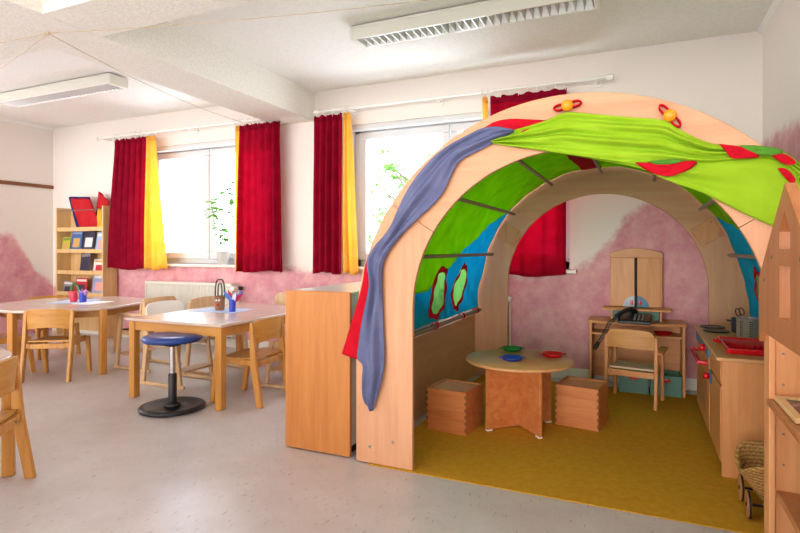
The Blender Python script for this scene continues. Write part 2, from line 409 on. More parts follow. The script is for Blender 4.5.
# radiators under the windows
def radiator(x0, x1, label, valve):
    t = thing('radiator', label, 'radiator', ((x0+x1)/2, 4.70, .12), group='cream panel radiators under the windows')
    w = (x1-x0)/2
    def fn(u, v):
        x = -w+2*w*u; return (x, -.045+.014*math.sin(u*2*PI*(x1-x0)/.046), .015+.555*v)
    bm = bmesh.new(); slab(bm, fn, int((x1-x0)/.006), 2, (0, .02, 0))
    obj('front_panel', bm, 'cream_metal', t, smooth=60)
    obj('back_panel', BX(-w, w, .03, .045, 0, .59), 'cream_metal', t, bevel=.003)
    bm = bmesh.new(); box(bm, -w-.005, w+.005, -.062, .05, .57, .60); 
    for s in (-1, 1): box(bm, s*w-.006, s*w+.006, -.06, .05, .0, .58)
    obj('casing', bm, 'cream_metal', t, bevel=.004)
    bm = bmesh.new()
    tube(bm, [(w, 0, .55), (w+.07, 0, .55)], .012); tube(bm, [(w+.055, -.01, -.12), (w+.055, -.01, .5), (w+.055, 0, .55)], .009)
    obj('pipe', bm, 'cream_metal', t)
    bm = bmesh.new(); lathe(bm, [(0, -.05), (.022, -.048), (.026, -.03), (.026, .02), (.02, .03), (0, .03)], (w+.055, -.06, .55), 20, 'y')
    obj('valve', bm, 'white_paint', t)
    if valve:
        bm = bmesh.new(); lathe(bm, [(0, -.035), (.02, -.033), (.022, .01), (.012, .012), (0, .012)], (w+.08, 0, .55), 16, 'x'); obj('valve_cap', bm, 'black_plastic', t)
    return t
radiator(-5.38, -4.08, 'cream ribbed radiator under the left window, behind the square table', True)
radiator(-2.35, -1.09, 'pale radiator behind the playhouse, only its side, pipe and valve showing', False)

# ------------------------------------------------------------------ curtains and rods
def rod(x0, x1, label, brackets, zz):
    t = thing('curtain_rod', label, 'curtain rod', (0, 4.62, zz), group='white curtain rods')
    bm = bmesh.new(); tube(bm, [(x0, 0, 0), (x1, 0, 0)], .011, 12); obj('pole', bm, 'rod_white', t)
    for x in (x0, x1):
        bm = bmesh.new(); lathe(bm, [(0, -.03), (.02, -.026), (.024, 0), (.02, .026), (0, .03)], (x, 0, 0), 16, 'x'); obj('end_cap', bm, 'rod_white', t)
    for x in brackets:
        bm = bmesh.new(); tube(bm, [(x, 0, -.005), (x, .15, -.005)], .008); lathe(bm, [(0, -.012), (.03, -.012), (.03, 0), (0, 0)], (x, .15, -.005), 16, 'y'); obj('bracket', bm, 'rod_white', t)
    return t
rod(-6.19, -3.36, 'white curtain rod over the left window', (-6.1, -4.7, -3.45), 2.475)
rod(-2.97, -.22, 'white curtain rod over the window behind the playhouse', (-2.6, -1.7, -.32), 2.475)

def curtain(x0, x1, mat, folds, label, cat='curtain', seed=0, zb=.86, group='red curtains', y0=4.62, amp=1., fl=0., fr=0.):
    t = thing('curtain', label, cat, ((x0+x1)/2, y0, zb), group=group)
    w = (x1-x0)/2; H = 2.43-zb; ph = seed*1.7
    def fn(u, v):
        z = v*H; top = v**3
        a = amp*(.032*(1-top)+.014*top)*(1+.35*math.sin(u*5+seed))
        s = (u*2-1)*w-fl*(1-u)*(1-v)+fr*u*(1-v)
        f = math.sin(2*PI*folds*u+ph+.5*math.sin(3*v+seed))+.35*math.sin(4*PI*folds*u+1+seed)
        zz = z + (.010*math.sin(2*PI*folds*1.7*u+seed) if v > .99 else 0)+.012*math.sin(u*7+seed)*(1-v)
        return (s+.012*math.sin(2*PI*folds*u*1.0+1.2+ph)*(1-v*.5), a*f, zz)
    bm = bmesh.new(); grid(bm, fn, max(24, int(folds*14)), 40)
    obj('fabric', bm, mat, t, smooth=180, solid=.003)
    def hem(u, v):
        p = fn(u, .985+.015*v); return (p[0], p[1]*1.02-.002, H-.035+.035*v+.006*math.sin(2*PI*folds*1.7*u+seed))
    bm = bmesh.new(); grid(bm, lambda u, v: (fn(u, .97+.03*v)[0], fn(u, .97+.03*v)[1]-.004, H-.06+.055*v), max(24, int(folds*14)), 2)
    obj('heading_tape', bm, mat, t, smooth=180, solid=.003)
    n = max(2, int((x1-x0)/.07))
    for k in range(n):
        x = -w*.95+2*w*.95*k/(n-1)
        bm = bmesh.new(); tube(bm, [(x, .019*math.cos(a), H+.045+.022*math.sin(a)) for a in [2*PI*i/14 for i in range(14)]], .004, 6, closed=True)
        tube(bm, [(x, 0, H+.022), (x, 0, H-.012)], .003, 6)
        obj('ring', bm, 'rod_white', t)
    return t
curtain(-5.88, -5.33, 'red_cloth', 6, 'dark red curtain left of the left window, beside the magazine rack', seed=1, fl=.09)
curtain(-5.315, -5.19, 'yellow_cloth', 2.5, 'wide sunlit yellow curtain at the left edge of the left window', seed=2, fr=.15, group='yellow curtains')
curtain(-3.93, -3.40, 'red_cloth', 6, 'red curtain right of the left window, under the ceiling beam', seed=3, fl=.03, fr=.03)
curtain(-4.01, -3.945, 'yellow_cloth', 1.2, 'thin yellow curtain sliver right of the potted climbing plant', seed=4, group='yellow curtains')
curtain(-3.00, -2.675, 'red_cloth', 4.5, 'narrow red curtain just right of the ceiling beam', seed=5, fl=.02)
curtain(-2.65, -2.585, 'yellow_cloth', 1.6, 'narrow yellow curtain left of the window behind the playhouse', seed=6, fr=.07, group='yellow curtains')
curtain(-1.20, -.55, 'red_cloth', 3.6, 'red curtain behind the playhouse, glowing pink through its arch', seed=7, zb=.875, y0=4.645, amp=.6)
curtain(-1.27, -1.215, 'yellow_cloth', 1.2, 'yellow curtain sliver peeping over the top of the playhouse arch', seed=8, group='yellow curtains')

# ------------------------------------------------------------------ ceiling lamps and twine
def lamp(x0, x1, label):
    y0, y1, zb = 3.44, 3.64, 2.62
    t = thing('ceiling_lamp', label, 'ceiling lamp', ((x0+x1)/2, (y0+y1)/2, ZC), group='long louvred ceiling lamps')
    w = (x1-x0)/2; d = (y1-y0)/2; zb -= ZC
    bm = bmesh.new(); box(bm, -w, w, -d, d, -.012, -.03); box(bm, -w, w, -d, -d+.012, zb, -.03); box(bm, -w, w, d-.012, d, zb, -.03)
    obj('housing', bm, 'lamp_white', t, bevel=.004)
    for s in (-1, 1): obj('end_cap', BX(s*w-.02, s*w+.02, -d-.003, d+.003, zb-.002, -.012), 'lamp_white', t, bevel=.012)
    bm = bmesh.new(); box(bm, -w+.1, w-.1, -.06, .06, 0, -.012); obj('mounting_plate', bm, 'dark', t)
    bm = bmesh.new(); tube(bm, [(-w+.06, 0, -.05), (w-.06, 0, -.05)], .013, 12); obj('tube', bm, 'white_paint', t)
    bm = bmesh.new(); n = 30
    for k in range(n+1):
        x = -w+.03+(2*w-.06)*k/n
        prism(bm, [(x-.012, zb+.045), (x+.012, zb+.045), (x+.002, zb+.003), (x-.002, zb+.003)], 'y', -d+.014, d-.014)
    for s in (-1, 1):
        prism(bm, [(s*(d-.014), zb+.055), (s*(d-.05), zb+.06), (s*(d-.02), zb+.003), (s*(d-.014), zb+.003)], 'x', -w+.02, w-.02)
    obj('louvre', bm, 'louvre', t, smooth=20)
lamp(-6.13, -4.46, 'long ceiling lamp on the left, above the six sided table')
lamp(-1.91, -.24, 'long ceiling lamp on the right, over the playhouse')

k0 = Vector((-3.321, 2.152, 2.425))
t = thing('twine', 'thin tied twine strung below the ceiling beams to the curtain rod', 'string', tuple(k0))
for e, sag in (((-4.9, 2.0, 2.42), .01), ((-4.4, 2.45, 2.42), .01), ((-3.9, 4.6, 2.46), .05), ((.8, 3.35, 2.66), .07)):
    e = Vector(e); bm = bmesh.new()
    tube(bm, [(e-k0)*s - Vector((0, 0, sag*4*s*(1-s))) for s in [i/16 for i in range(17)]], .0022, 5); obj('strand', bm, 'string', t)
bm = bmesh.new(); bmesh.ops.create_icosphere(bm, subdivisions=2, radius=.012); obj('knot', bm, 'string', t)

# ------------------------------------------------------------------ magazine rack in the corner with cushions
RX0, RX1, RY = -6.86, -6.0, 4.55
t = thing('magazine_rack', 'pine magazine display rack in the far left corner, left of the first curtain', 'rack', ((RX0+RX1)/2, 4.65, 0))
w = (RX1-RX0)/2
for s in (-1, 1): obj('side_panel', BX(s*w-.011, s*w+.011, -.10, .10, 0, 1.63), 'pine', t, bevel=.003)
obj('back_panel', BX(-w+.012, w-.012, .085, .1, .05, 1.56), 'pine', t)
for z in (.26, .525, .795, 1.065, 1.34):
    obj('shelf', BX(-w+.012, w-.012, -.095, .085, z-.016, z), 'pine', t, bevel=.002)
    obj('front_bar', BX(-w+.012, w-.012, -.096, -.09, z, z+.035), 'pine', t, bevel=.002)
bm = bmesh.new(); tube(bm, [(-w, -.094, 1.585), (w, -.094, 1.585)], .006); obj('top_rail', bm, 'rod_steel', t)
def magazine(x, z, wd, h, cols, label, tilt=0.):
    g = thing('magazine', label, 'magazine', (x, 4.60, z), group='magazines in the display rack')
    R = Matrix.Rotation(tilt, 4, 'Y') @ Matrix.Rotation(-.16, 4, 'X')
    bm = bmesh.new(); box(bm, -wd/2, wd/2, -.003, .003, .002, h, R); obj('cover', bm, cols[0], g, bevel=.001)
    bm = bmesh.new()
    box(bm, -wd*.42, wd*.42, -.0045, -.003, h*.78, h*.92, R); obj('title_block', bm, cols[1], g)
    bm = bmesh.new(); box(bm, -wd*.3, wd*.34, -.0045, -.003, h*.2, h*.6, R); obj('cover_picture', bm, cols[2], g)
P = {}
for k, c in dict(lime=(180, 178, 50), blue=(60, 96, 156), navy=(40, 44, 66), sky=(150, 182, 216), pale=(224, 222, 216), dark=(58, 54, 66), grey=(150, 140, 142), red=(186, 40, 50), peri=(140, 156, 204), gold=(200, 160, 90), pinky=(226, 160, 150), leafg=(110, 130, 70)).items():
    P[k] = plain('print_'+k, c, .4)
magazine(-6.76, 1.065, .15, .19, (P['lime'], P['leafg'], P['gold']), 'lime green magazine at the left end of the second tier of the rack')
magazine(-6.57, 1.065, .20, .29, (P['blue'], P['peri'], P['gold']), 'blue magazine left of the tall dark one on the second tier')
magazine(-6.34, 1.065, .21, .30, (P['navy'], P['dark'], P['pale']), 'tall dark magazine with a white block, middle of the second tier')
magazine(-6.11, 1.065, .18, .25, (P['sky'], P['pale'], P['pinky']), 'pale blue magazine at the right end of the second tier of the rack')
magazine(-6.39, .795, .19, .27, (P['dark'], P['grey'], P['navy']), 'dark leaning magazine on the third tier of the rack', -.08)
magazine(-6.13, .795, .22, .18, (P['pale'], P['gold'], P['red']), 'white picture magazine beside the dark leaning one, third tier', 0)
magazine(-6.73, .525, .17, .16, (P['grey'], P['pale'], P['dark']), 'grey magazine at the left of the lowest visible tier of the rack')
magazine(-6.48, .525, .22, .21, (P['red'], P['pale'], P['dark']), 'red magazine on the lowest visible tier, behind the green loop')
magazine(-6.16, .525, .22, .27, (P['peri'], P['pale'], P['pinky']), 'pale violet magazine at the right of the lowest visible tier')
def cushion(name, pts, y, th, mat, label, trim=None):
    cx = sum(p[0] for p in pts)/len(pts); cz = min(p[1] for p in pts)
    g = thing(name, label, 'cushion', (cx, y, cz))
    a, b, c, d = [(p[0]-cx, p[1]-cz) for p in pts]
    def fn(sgn):
        def f(u, v):
            x = (a[0]*(1-u)+b[0]*u)*(1-v)+(d[0]*(1-u)+c[0]*u)*v; z = (a[1]*(1-u)+b[1]*u)*(1-v)+(d[1]*(1-u)+c[1]*u)*v
            k = (16*u*(1-u)*v*(1-v))**.5
            return (x, sgn*th*k+.008*math.sin(9*u+5*v), z)
        return f
    bm = bmesh.new(); grid(bm, fn(-1), 14, 14); grid(bm, fn(1), 14, 14); bmesh.ops.remove_doubles(bm, verts=bm.verts, dist=1e-5)
    obj('cover', bm, mat, g, smooth=180)
    if trim:
        bm = bmesh.new(); tube(bm, [(a[0], 0, a[1]), (d[0], 0, d[1])], .02, 8); tube(bm, [(d[0], 0, d[1]), (c[0], 0, c[1])], .012, 8); obj('edging', bm, trim, g)
    return g
M['cush_red'] = cloth('cushion_red', (196, 40, 46), (182, 30, 40), .05); M['cush_blue'] = cloth('cushion_blue', (44, 52, 110), (36, 44, 96), .05)
M['cush_yellow'] = cloth('cushion_yellow', (220, 170, 60), (210, 160, 50), .05)
cushion('cushion', [(-6.50, 1.345), (-6.04, 1.345), (-6.30, 1.74), (-6.66, 1.76)], 4.60, .03, 'cush_red', 'red cushion with dark blue edging in the top of the rack', 'cush_blue')
cushion('cushion', [(-6.34, 1.35), (-6.03, 1.35), (-6.05, 1.70), (-6.22, 1.83)], 4.675, .025, 'cush_red', 'plain red cushion with a raised corner, behind the blue-edged one')
cushion('cushion', [(-6.13, 1.345), (-6.02, 1.345), (-6.02, 1.60), (-6.10, 1.60)], 4.568, .012, 'cush_yellow', 'small yellow cushion at the right end of the rack top')

# ------------------------------------------------------------------ tables
def square_table():
    x0, x1, y0, y1, h = -3.49, -2.575, 2.83, 4.08, .59
    t = thing('children_table', 'rectangular beech children table with a bright top, in front of the radiator', 'table', ((x0+x1)/2, (y0+y1)/2, 0))
    w, d = (x1-x0)/2, (y1-y0)/2
    obj('tabletop', BX(-w, w, -d, d, h-.022, h), 'table_top', t, bevel=.005)
    for (a, b, c, e) in ((-w+.06, w-.06, -d+.03, -d+.052), (-w+.06, w-.06, d-.052, d-.03), (-w+.03, -w+.052, -d+.06, d-.06), (w-.052, w-.03, -d+.06, d-.06)):
        obj('apron', BX(a, b, c, e, h-.09, h-.022), 'table_wood', t, bevel=.003)
    for sx in (-1, 1):
        for sy in (-1, 1):
            x, y = sx*(w-.045), sy*(d-.045); obj('leg', BX(x-.027, x+.027, y-.027, y+.027, 0, h-.022), 'chair_wood', t, bevel=.006)
square_table()
def rounded_hexagon(R, a0, rc):
    pts = []
    for k in range(6):
        a = math.radians(a0+60*k); c = Vector((math.cos(a), math.sin(a)))*(R-rc/math.cos(PI/6))
        for i in range(9):
            b = a-PI/6+PI/3*i/8; pts.append((c.x+rc*math.cos(b), c.y+rc*math.sin(b)))
    return pts
def hexagon_table(cx, cy, R, h, a0, label):
    t = thing('children_table', label, 'table', (cx, cy, 0))
    obj('tabletop', prism(bmesh.new(), rounded_hexagon(R, a0, .34), 'z', h-.024, h), 'table_top', t, bevel=.005)
    for k in range(6):
        a = math.radians(a0+60*k); m = Matrix.Translation(((R-.065)*math.cos(a), (R-.065)*math.sin(a), 0)) @ Matrix.Rotation(a, 4, 'Z')
        obj('leg', BX(-.027, .027, -.027, .027, 0, h-.024, mat=m), 'chair_wood', t, bevel=.006)
        b = a+PI/6; ap = (R-.065)*math.cos(PI/6)-.06; m = Matrix.Rotation(b, 4, 'Z'); hl = (R-.065)*.5-.04
        obj('apron', BX(ap, ap+.02, -hl, hl, h-.09, h-.024, mat=m), 'table_wood', t, bevel=.003)
    return t
hexagon_table(-4.95, 3.43, .73, .59, -14, 'six sided beech children table on the left in front of the magazine rack')
hexagon_table(-3.22, 1.10, .735, .585, 52, 'table cut by the left picture edge, behind the nearest chair')

# ------------------------------------------------------------------ chairs
def curved_plate(bm, w, z0, z1, y, bulge, th, arch=0., round_=.03, lean=0.):
    def fn(u, v):
        x = (2*u-1)*w; e = abs(2*u-1)
        cut = round_*max(0, (e-.8)/.2)**2
        zl = z0+arch*(1-(2*u-1)**2); zh = z1-cut+.012*(1-(2*u-1)**2)
        z = zl+(zh-zl)*v
        return (x, y-bulge*(1-(2*u-1)**2)-lean*(z-z0), z)
    slab(bm, fn, 18, 6, (0, -th, 0)); return bm
def seat_plate(bm, w, y0, y1, z, th, dip=.014):
    def fn(u, v):
        x = (2*u-1)*w; y = y0+(y1-y0)*v
        return (x, y, z-dip*math.sin(PI*min(1, (1-v)*1.2))*(1-.3*(2*u-1)**2)-.02*max(0, (v-.85)/.15)**2)
    slab(bm, fn, 12, 14, (0, 0, -th)); return bm
def stacking_chair(label, loc, rz, group='low beech children chairs'):
    t = thing('children_chair', label, 'chair', loc, rz, group)
    bm = bmesh.new(); seat_plate(bm, .165, -.165, .175, .338, .012); obj('seat', bm, 'chair_ply', t, smooth=60)
    bm = bmesh.new(); curved_plate(bm, .180, .425, .592, -.140, .035, .012, .022, .03, .06); obj('backrest', bm, 'chair_ply', t, smooth=60)
    for s in (-1, 1):
        x0, x1 = sorted((s*.166, s*.196))
        bm = bmesh.new(); prism(bm, [(-.240, 0), (-.195, 0), (-.140, .29), (-.135, .58), (-.16, .592), (-.190, .30)], 'x', x0, x1); obj('rear_leg', bm, 'chair_wood', t, bevel=.006)
        bm = bmesh.new(); prism(bm, [(.165, 0), (.205, 0), (.165, .325), (.115, .325)], 'x', x0, x1); obj('front_leg', bm, 'chair_wood', t, bevel=.006)
        x0, x1 = sorted((s*.140, s*.166))
        bm = bmesh.new(); prism(bm, [(-.18, .275), (-.18, .318), (.165, .323), (.165, .288)], 'x', x0, x1); obj('side_rail', bm, 'chair_wood', t, bevel=.004)
    obj('rear_rail', BX(-.14, .14, -.178, -.153, .27, .312), 'chair_wood', t, bevel=.004)
    bm = bmesh.new()
    for s in (-1, 1): lathe(bm, [(0, -.003), (.007, -.003), (.007, .001), (0, .001)], (s*.12, -.179, .292), 10, 'y')
    obj('screws', bm, 'screw', t)
    return t
def face(dx, dy): return math.atan2(dy, dx)-PI/2
c0 = stacking_chair('low beech chair with its back to the viewer at the six sided table', (-4.59, 3.06, 0), face(-.52, .85))
dup(c0, (-2.63, 3.19, 0), face(-1, -.06), 'low beech chair tucked in at the right of the rectangular table, beside the beech cabinet')
dup(c0, (-2.74, 1.375, 0), face(-.80, -.60), 'nearest beech chair, cut by the left picture edge')
dup(c0, (-5.58, 3.66, 0), face(1, -.25), 'low beech chair behind the six sided table, only its curved backrest showing above the top')
dup(c0, (-5.17, 2.95, 0), face(.3, .95), 'low beech chair at the left picture edge, tucked under the six sided table')

def sled_chair(label, loc, rz, back='pale_chair_wood', seat='pale_chair_wood', arms=False, group='taller sled base chairs with footrests'):
    t = thing('sled_chair', label, 'chair', loc, rz, group); W = 'pale_chair_wood'
    bm = bmesh.new(); seat_plate(bm, .155, -.15, .17, .375, .014); obj('seat', bm, seat, t, smooth=60)
    bm = bmesh.new(); curved_plate(bm, .192, .495, .65, -.118, .03, .012, .0, .035, .12); obj('backrest', bm, back, t, smooth=60)
    for s in (-1, 1):
        x0, x1 = sorted((s*.158, s*.184))
        obj('runner', BX(x0, x1, -.23, .25, 0, .028), W, t, bevel=.006)
        bm = bmesh.new(); prism(bm, [(-.215, .028), (-.175, .028), (-.135, .36), (-.15, .625), (-.178, .625), (-.175, .36)], 'x', x0, x1); obj('rear_leg', bm, W, t, bevel=.005)
        ht = .49 if arms else .365
        bm = bmesh.new(); prism(bm, [(.19, .028), (.225, .028), (.175, ht), (.135, ht)], 'x', x0, x1); obj('front_leg', bm, W, t, bevel=.005)
        if arms: obj('armrest', BX(x0-.006, x1+.006, -.16, .19, .49, .515), W, t, bevel=.006)
        x0, x1 = sorted((s*.132, s*.158))
        obj('side_rail', BX(x0, x1, -.165, .16, .31, .352), W, t, bevel=.004)
    obj('footrest', BX(-.158, .158, .10, .235, .12, .138), W, t, bevel=.004)
    return t
s0 = sled_chair('sled base chair with plain backrest left of the rectangular table, behind the whitish one', (-3.50, 3.80, 0), face(1, -.05))
sled_chair('sled base chair with a whitish backrest at the left side of the rectangular table', (-3.50, 3.34, 0), face(1, 0), back='white_chair', seat='white_chair')
sled_chair('sled base armchair with dark brown seat at the right side of the six sided table', (-4.20, 3.66, 0), face(-1, .05), seat='brown_seat', arms=True)
dup(s0, (-3.22, 4.40, 0), face(0, -1), 'sled base chair on the far side of the rectangular table, near the radiator')
dup(s0, (-2.52, 3.68, 0), face(-1, 0), 'sled base chair half hidden behind the beech cabinet, right of the rectangular table')

# ------------------------------------------------------------------ wobble stool
t = thing('wobble_stool', 'round blue wobble stool with a black disc base in front of the rectangular table', 'stool', (-2.945, 2.765, 0))
bm = bmesh.new(); lathe(bm, [(.0, .004), (.10, .0), (.195, .0), (.216, .008), (.218, .018), (.210, .028), (.190, .032), (.165, .026), (.12, .014), (.08, .012), (.055, .02), (0, .022)], seg=56); obj('base', bm, 'black_rubber', t, smooth=60)
bm = bmesh.new(); lathe(bm, [(.055, .026), (.05, .04), (.028, .05), (.028, .235), (.024, .245), (0, .245)], seg=28); obj('column', bm, 'black_plastic', t)
bm = bmesh.new(); lathe(bm, [(0, .24), (.019, .24), (.019, .44), (0, .44)], seg=24); obj('piston', bm, 'chrome', t)
bm = bmesh.new(); lathe(bm, [(0, .43), (.05, .435), (.07, .455), (.15, .46), (.18, .465), (0, .465)], seg=40); obj('seat_plate', bm, 'black_plastic', t)
bm = bmesh.new(); lathe(bm, [(0, .465), (.165, .463), (.188, .471), (.194, .486), (.188, .502), (.16, .511), (.08, .509), (0, .505)], seg=56); obj('seat', bm, 'navy_pad', t, smooth=60)

# ------------------------------------------------------------------ little things on the two tables
def paper(x, y, z, w, d, rz, mat, label):
    o = obj('paper_sheet', BX(-w/2, w/2, -d/2, d/2, 0, .0016), mat, smooth=0); o.location = (x, y, z); o.rotation_euler = (0, 0, rz); return tag(o, label, 'paper', 'paper sheets on the tables')
paper(-5.03, 3.52, .5905, .30, .42, .5, 'paper_blue', 'pale blue paper under the pots on the six sided table')
paper(-4.74, 3.50, .5905, .21, .30, .2, 'paper_white', 'white paper beside the blue pot on the six sided table')
paper(-3.18, 3.50, .5905, .42, .30, .1, 'paper_blue', 'pale blue paper under the brown figure on the rectangular table')
t = thing('craft_pot', 'pinkish red pot with a green pipe cleaner handle on the six sided table', 'pot', (-4.975, 3.47, .5922))
bm = bmesh.new(); lathe(bm, [(0, 0), (.028, 0), (.036, .03), (.034, .085), (.028, .10), (.03, .105), (.024, .105), (0, .03)], seg=24); obj('body', bm, 'pink_pot', t)
bm = bmesh.new(); tube(bm, [(.058*math.cos(a), .008, .088+.088*math.sin(a)) for a in [PI*i/18 for i in range(19)]], .007, 8); obj('handle', bm, 'green_plastic', t)
bm = bmesh.new(); lathe(bm, [(0, -.02), (.012, -.018), (.012, .018), (0, .02)], (-.055, 0, .085), 12, 'x'); obj('spout', bm, 'pink_pot', t)
t = thing('craft_pot', 'blue pot stuffed with lilac feathers on the six sided table', 'pot', (-4.885, 3.50, .5922))
bm = bmesh.new(); lathe(bm, [(0, 0), (.03, 0), (.033, .09), (.027, .09), (0, .02)], seg=24); obj('body', bm, 'blue_pot', t)
def feathers(parent, n, base, spread, ln, mats):
    for k in range(n):
        a = random.uniform(-.6, 1.0)*spread; b = random.uniform(-.5, .5)*spread
        d = Vector((math.sin(a), math.sin(b), 1.0)).normalized(); L = ln*random.uniform(.7, 1.1); sd = d.cross(Vector((0, 1, 0))).normalized()
        def fn(u, v):
            p = Vector(base)+d*L*v+Vector((.25*L*v*v*math.copysign(1, a), 0, 0)); wv = .022*math.sin(PI*min(1, .08+v*.92))
            return p+sd*wv*(2*u-1)+Vector((0, .006*abs(2*u-1)+.002*math.sin(20*v), 0))
        bm = bmesh.new(); grid(bm, fn, 4, 8); obj('feather', bm, mats[k % len(mats)], parent, smooth=180, solid=.0015)
M['feather_pink'] = cloth('feather_pink', (230, 70, 120), None, .4); M['feather_white'] = cloth('feather_white', (235, 230, 245), None, .4); M['feather_blue'] = cloth('feather_blue', (110, 150, 230), None, .4)
feathers(t, 22, (0, 0, .055), 1.5, .07, ['lilac', 'feather_white', 'lilac'])
t = thing('craft_figure', 'brown figure pot with a black wire loop on the rectangular table', 'craft figure', (-3.187, 3.49, .5922))
bm = bmesh.new(); lathe(bm, [(0, 0), (.036, 0), (.040, .02), (.038, .08), (.043, .115), (.036, .12), (0, .10)], seg=24); obj('body', bm, 'brown_pot', t)
for sx in (-1, 1):
    bm = bmesh.new(); bmesh.ops.create_uvsphere(bm, u_segments=10, v_segments=8, radius=.009, matrix=Matrix.Translation((.014*sx+.01, -.036, .085))); obj('eye', bm, 'paper_white', t)
bm = bmesh.new(); bmesh.ops.create_uvsphere(bm, u_segments=10, v_segments=8, radius=.011, matrix=Matrix.Translation((.01, -.04, .05))); obj('nose', bm, 'red_plastic', t)
for sx, ww, hh in ((0, .05, .155), (0, .022, .12)):
    bm = bmesh.new(); tube(bm, [(sx+ww*math.copysign(abs(math.cos(a))**.5, math.cos(a)), 0, .10+hh*math.sin(a)**.8) for a in [PI*i/20 for i in range(21)]], .006, 8); obj('wire_loop', bm, 'black_plastic', t)
t = thing('craft_cup', 'dark blue cup with pink, white and blue feathers on the rectangular table', 'cup', (-3.02, 3.45, .5922))
bm = bmesh.new(); lathe(bm, [(0, 0), (.026, 0), (.027, .10), (.022, .10), (0, .02)], seg=24); obj('body', bm, 'blue_pot', t)
feathers(t, 7, (0, 0, .07), 1.0, .11, ['feather_pink', 'feather_white', 'feather_blue'])

# ------------------------------------------------------------------ beech cabinet beside the playhouse
t = thing('cabinet', 'waist high beech cabinet standing left of the playhouse arch', 'cabinet', (-1.595, 2.48, 0))
D = 1.35
obj('end_panel', BX(-.205, .205, 0, .022, .006, .872), 'beech_orange', t, bevel=.004)
obj('body', BX(-.195, .19, .022, D-.02, .05, .85), 'laminate', t)
obj('top', BX(-.205, .195, .022, D, .85, .870), 'laminate', t, bevel=.003)
obj('plinth', BX(-.18, .17, .022, D-.03, 0.0, .05), 'dark', t)
obj('end_panel', BX(-.205, .205, D, D+.02, .006, .872), 'beech_orange', t, bevel=.004)
for k in range(2):
    y0 = .04+k*(D-.06)/2
    d = obj('door', BX(-.21, -.195, y0, y0+(D-.06)/2-.01, .07, .845), 'beech_orange', t, bevel=.003)
    bm = bmesh.new(); lathe(bm, [(0, -.02), (.016, -.02), (.016, -.008), (.007, 0), (0, 0)], (-.21, y0+.56, .6), 14, 'x'); obj('knob', bm, 'red_plastic', d)

# ------------------------------------------------------------------ playhouse arch
PX, PZ, RI = -.282, .795, .744
def arc_in(a): return (PX+RI*math.cos(a), PZ+RI*math.sin(a))
def arc_out(a): return (PX+1.06*math.cos(a), .69+1.09*math.sin(a))
root = thing('playhouse', 'pale beech arch shaped playhouse frame filling the right corner', 'playhouse', (PX, 2.47, 0))
def seg_panel(kind, y0, y1, side):
    y0 -= 2.47; y1 -= 2.47
    sa = math.radians(148.5); sb = PI-sa; n = 28; g = .0012
    bm = bmesh.new()
    def loc(p): return (p[0]-PX, p[1])
    if kind == 'crown':
        A = [sb+(sa-sb)*i/48 for i in range(49)]
        pts = [loc(arc_in(a)) for a in A]+[loc(arc_out(a+(.055 if i == 0 else 0))) for i, a in enumerate(A[::-1])]
        pts = [loc(arc_in(a)) for a in A]
        ob, oa = sb+.075, sa-.075
        pts += [loc(arc_out(oa+(ob-oa)*i/56)) for i in range(57)]
        prism(bm, pts, 'y', y0, y1)
    else:
        A = [sa-PI+0+(PI-sa)*0, 0]
        ang = [sa+.002+(PI-sa-.002)*i/12 for i in range(13)]
        outa = [PI-(PI-(sa-.073))*i/24 for i in range(25)]
        pts = [loc(arc_in(a)) for a in ang]+[(-RI, 0.006), (-1.06, .006), (-1.06, .3)]+[loc(arc_out(a)) for a in outa]
        if kind == 'right': pts = [(-p[0], p[1]) for p in pts][::-1]
        prism(bm, pts, 'y', y0, y1)
    return bm
for y0, y1, nm in ((2.46, 2.485, 'front'), (4.56, 4.585, 'rear')):
    for kind in ('left', 'crown', 'right'):
        obj('arch_crown' if kind == 'crown' else 'arch_leg', seg_panel(kind, y0, y1, 1), 'beech_pale_x' if kind == 'crown' else 'beech_pale', root, bevel=.003, smooth=25)
# joining plates and screws on the arch faces
for sx in (-1, 1):
    a = math.radians(148.5) if sx < 0 else math.radians(31.5)
    c = Vector((math.cos(a)*.86, 0, PZ+.86*math.sin(a)-.02))
    for yy, nm in ((2.08, 1),):
        m = Matrix.Translation((c.x, yy, c.z)) @ Matrix.Rotation(-(a-PI/2) if sx > 0 else -(a-PI/2), 4, 'Y')
        bm = bmesh.new(); box(bm, -.075, .075, -.006, .006, -.085, .085, m); p = obj('joint_plate', bm, 'beech', root, bevel=.002)
        for dx in (-.05, .05):
            for dz in (-.06, .06):
                q = m @ Vector((dx, -.006, dz)); bm = bmesh.new(); lathe(bm, [(0, -.002), (.007, -.002), (.007, 0), (0, 0)], tuple(q), 10, 'y'); obj('screw', bm, 'screw', p)
for (x, z) in ((-.86, 1.20), (-.80, 1.27), (-.90, 1.13), (.86, 1.16), (-.98, .09), (-.85, .13), (.98, .09), (.90, 1.14)):
    bm = bmesh.new(); lathe(bm, [(0, -.0125), (.008, -.0125), (.008, -.009), (0, -.009)], (x, 0, z), 12, 'y'); obj('screw', bm, 'screw', root)
# round bars between the two arches, low side boards and the tubes above them
for k in range(-3, 4):
    a = PI/2+math.radians(24.5)*k; x, z = .915*math.cos(a), PZ+.915*math.sin(a)
    bm = bmesh.new(); tube(bm, [(x, .015, z), (x, 2.09, z)], .0125, 14); obj('cross_bar', bm, 'rod_steel', root)
for s in (-1, 1):
    obj('side_board', BX(min(s*1.03, s*1.05), max(s*1.03, s*1.05), .015, 2.09, .004, .535), 'beech_pale_y', root, bevel=.003)
    bm = bmesh.new(); tube(bm, [(s*.985, .015, .575), (s*.985, 2.09, .575)], .016, 14); obj('side_tube', bm, 'rod_steel', root)

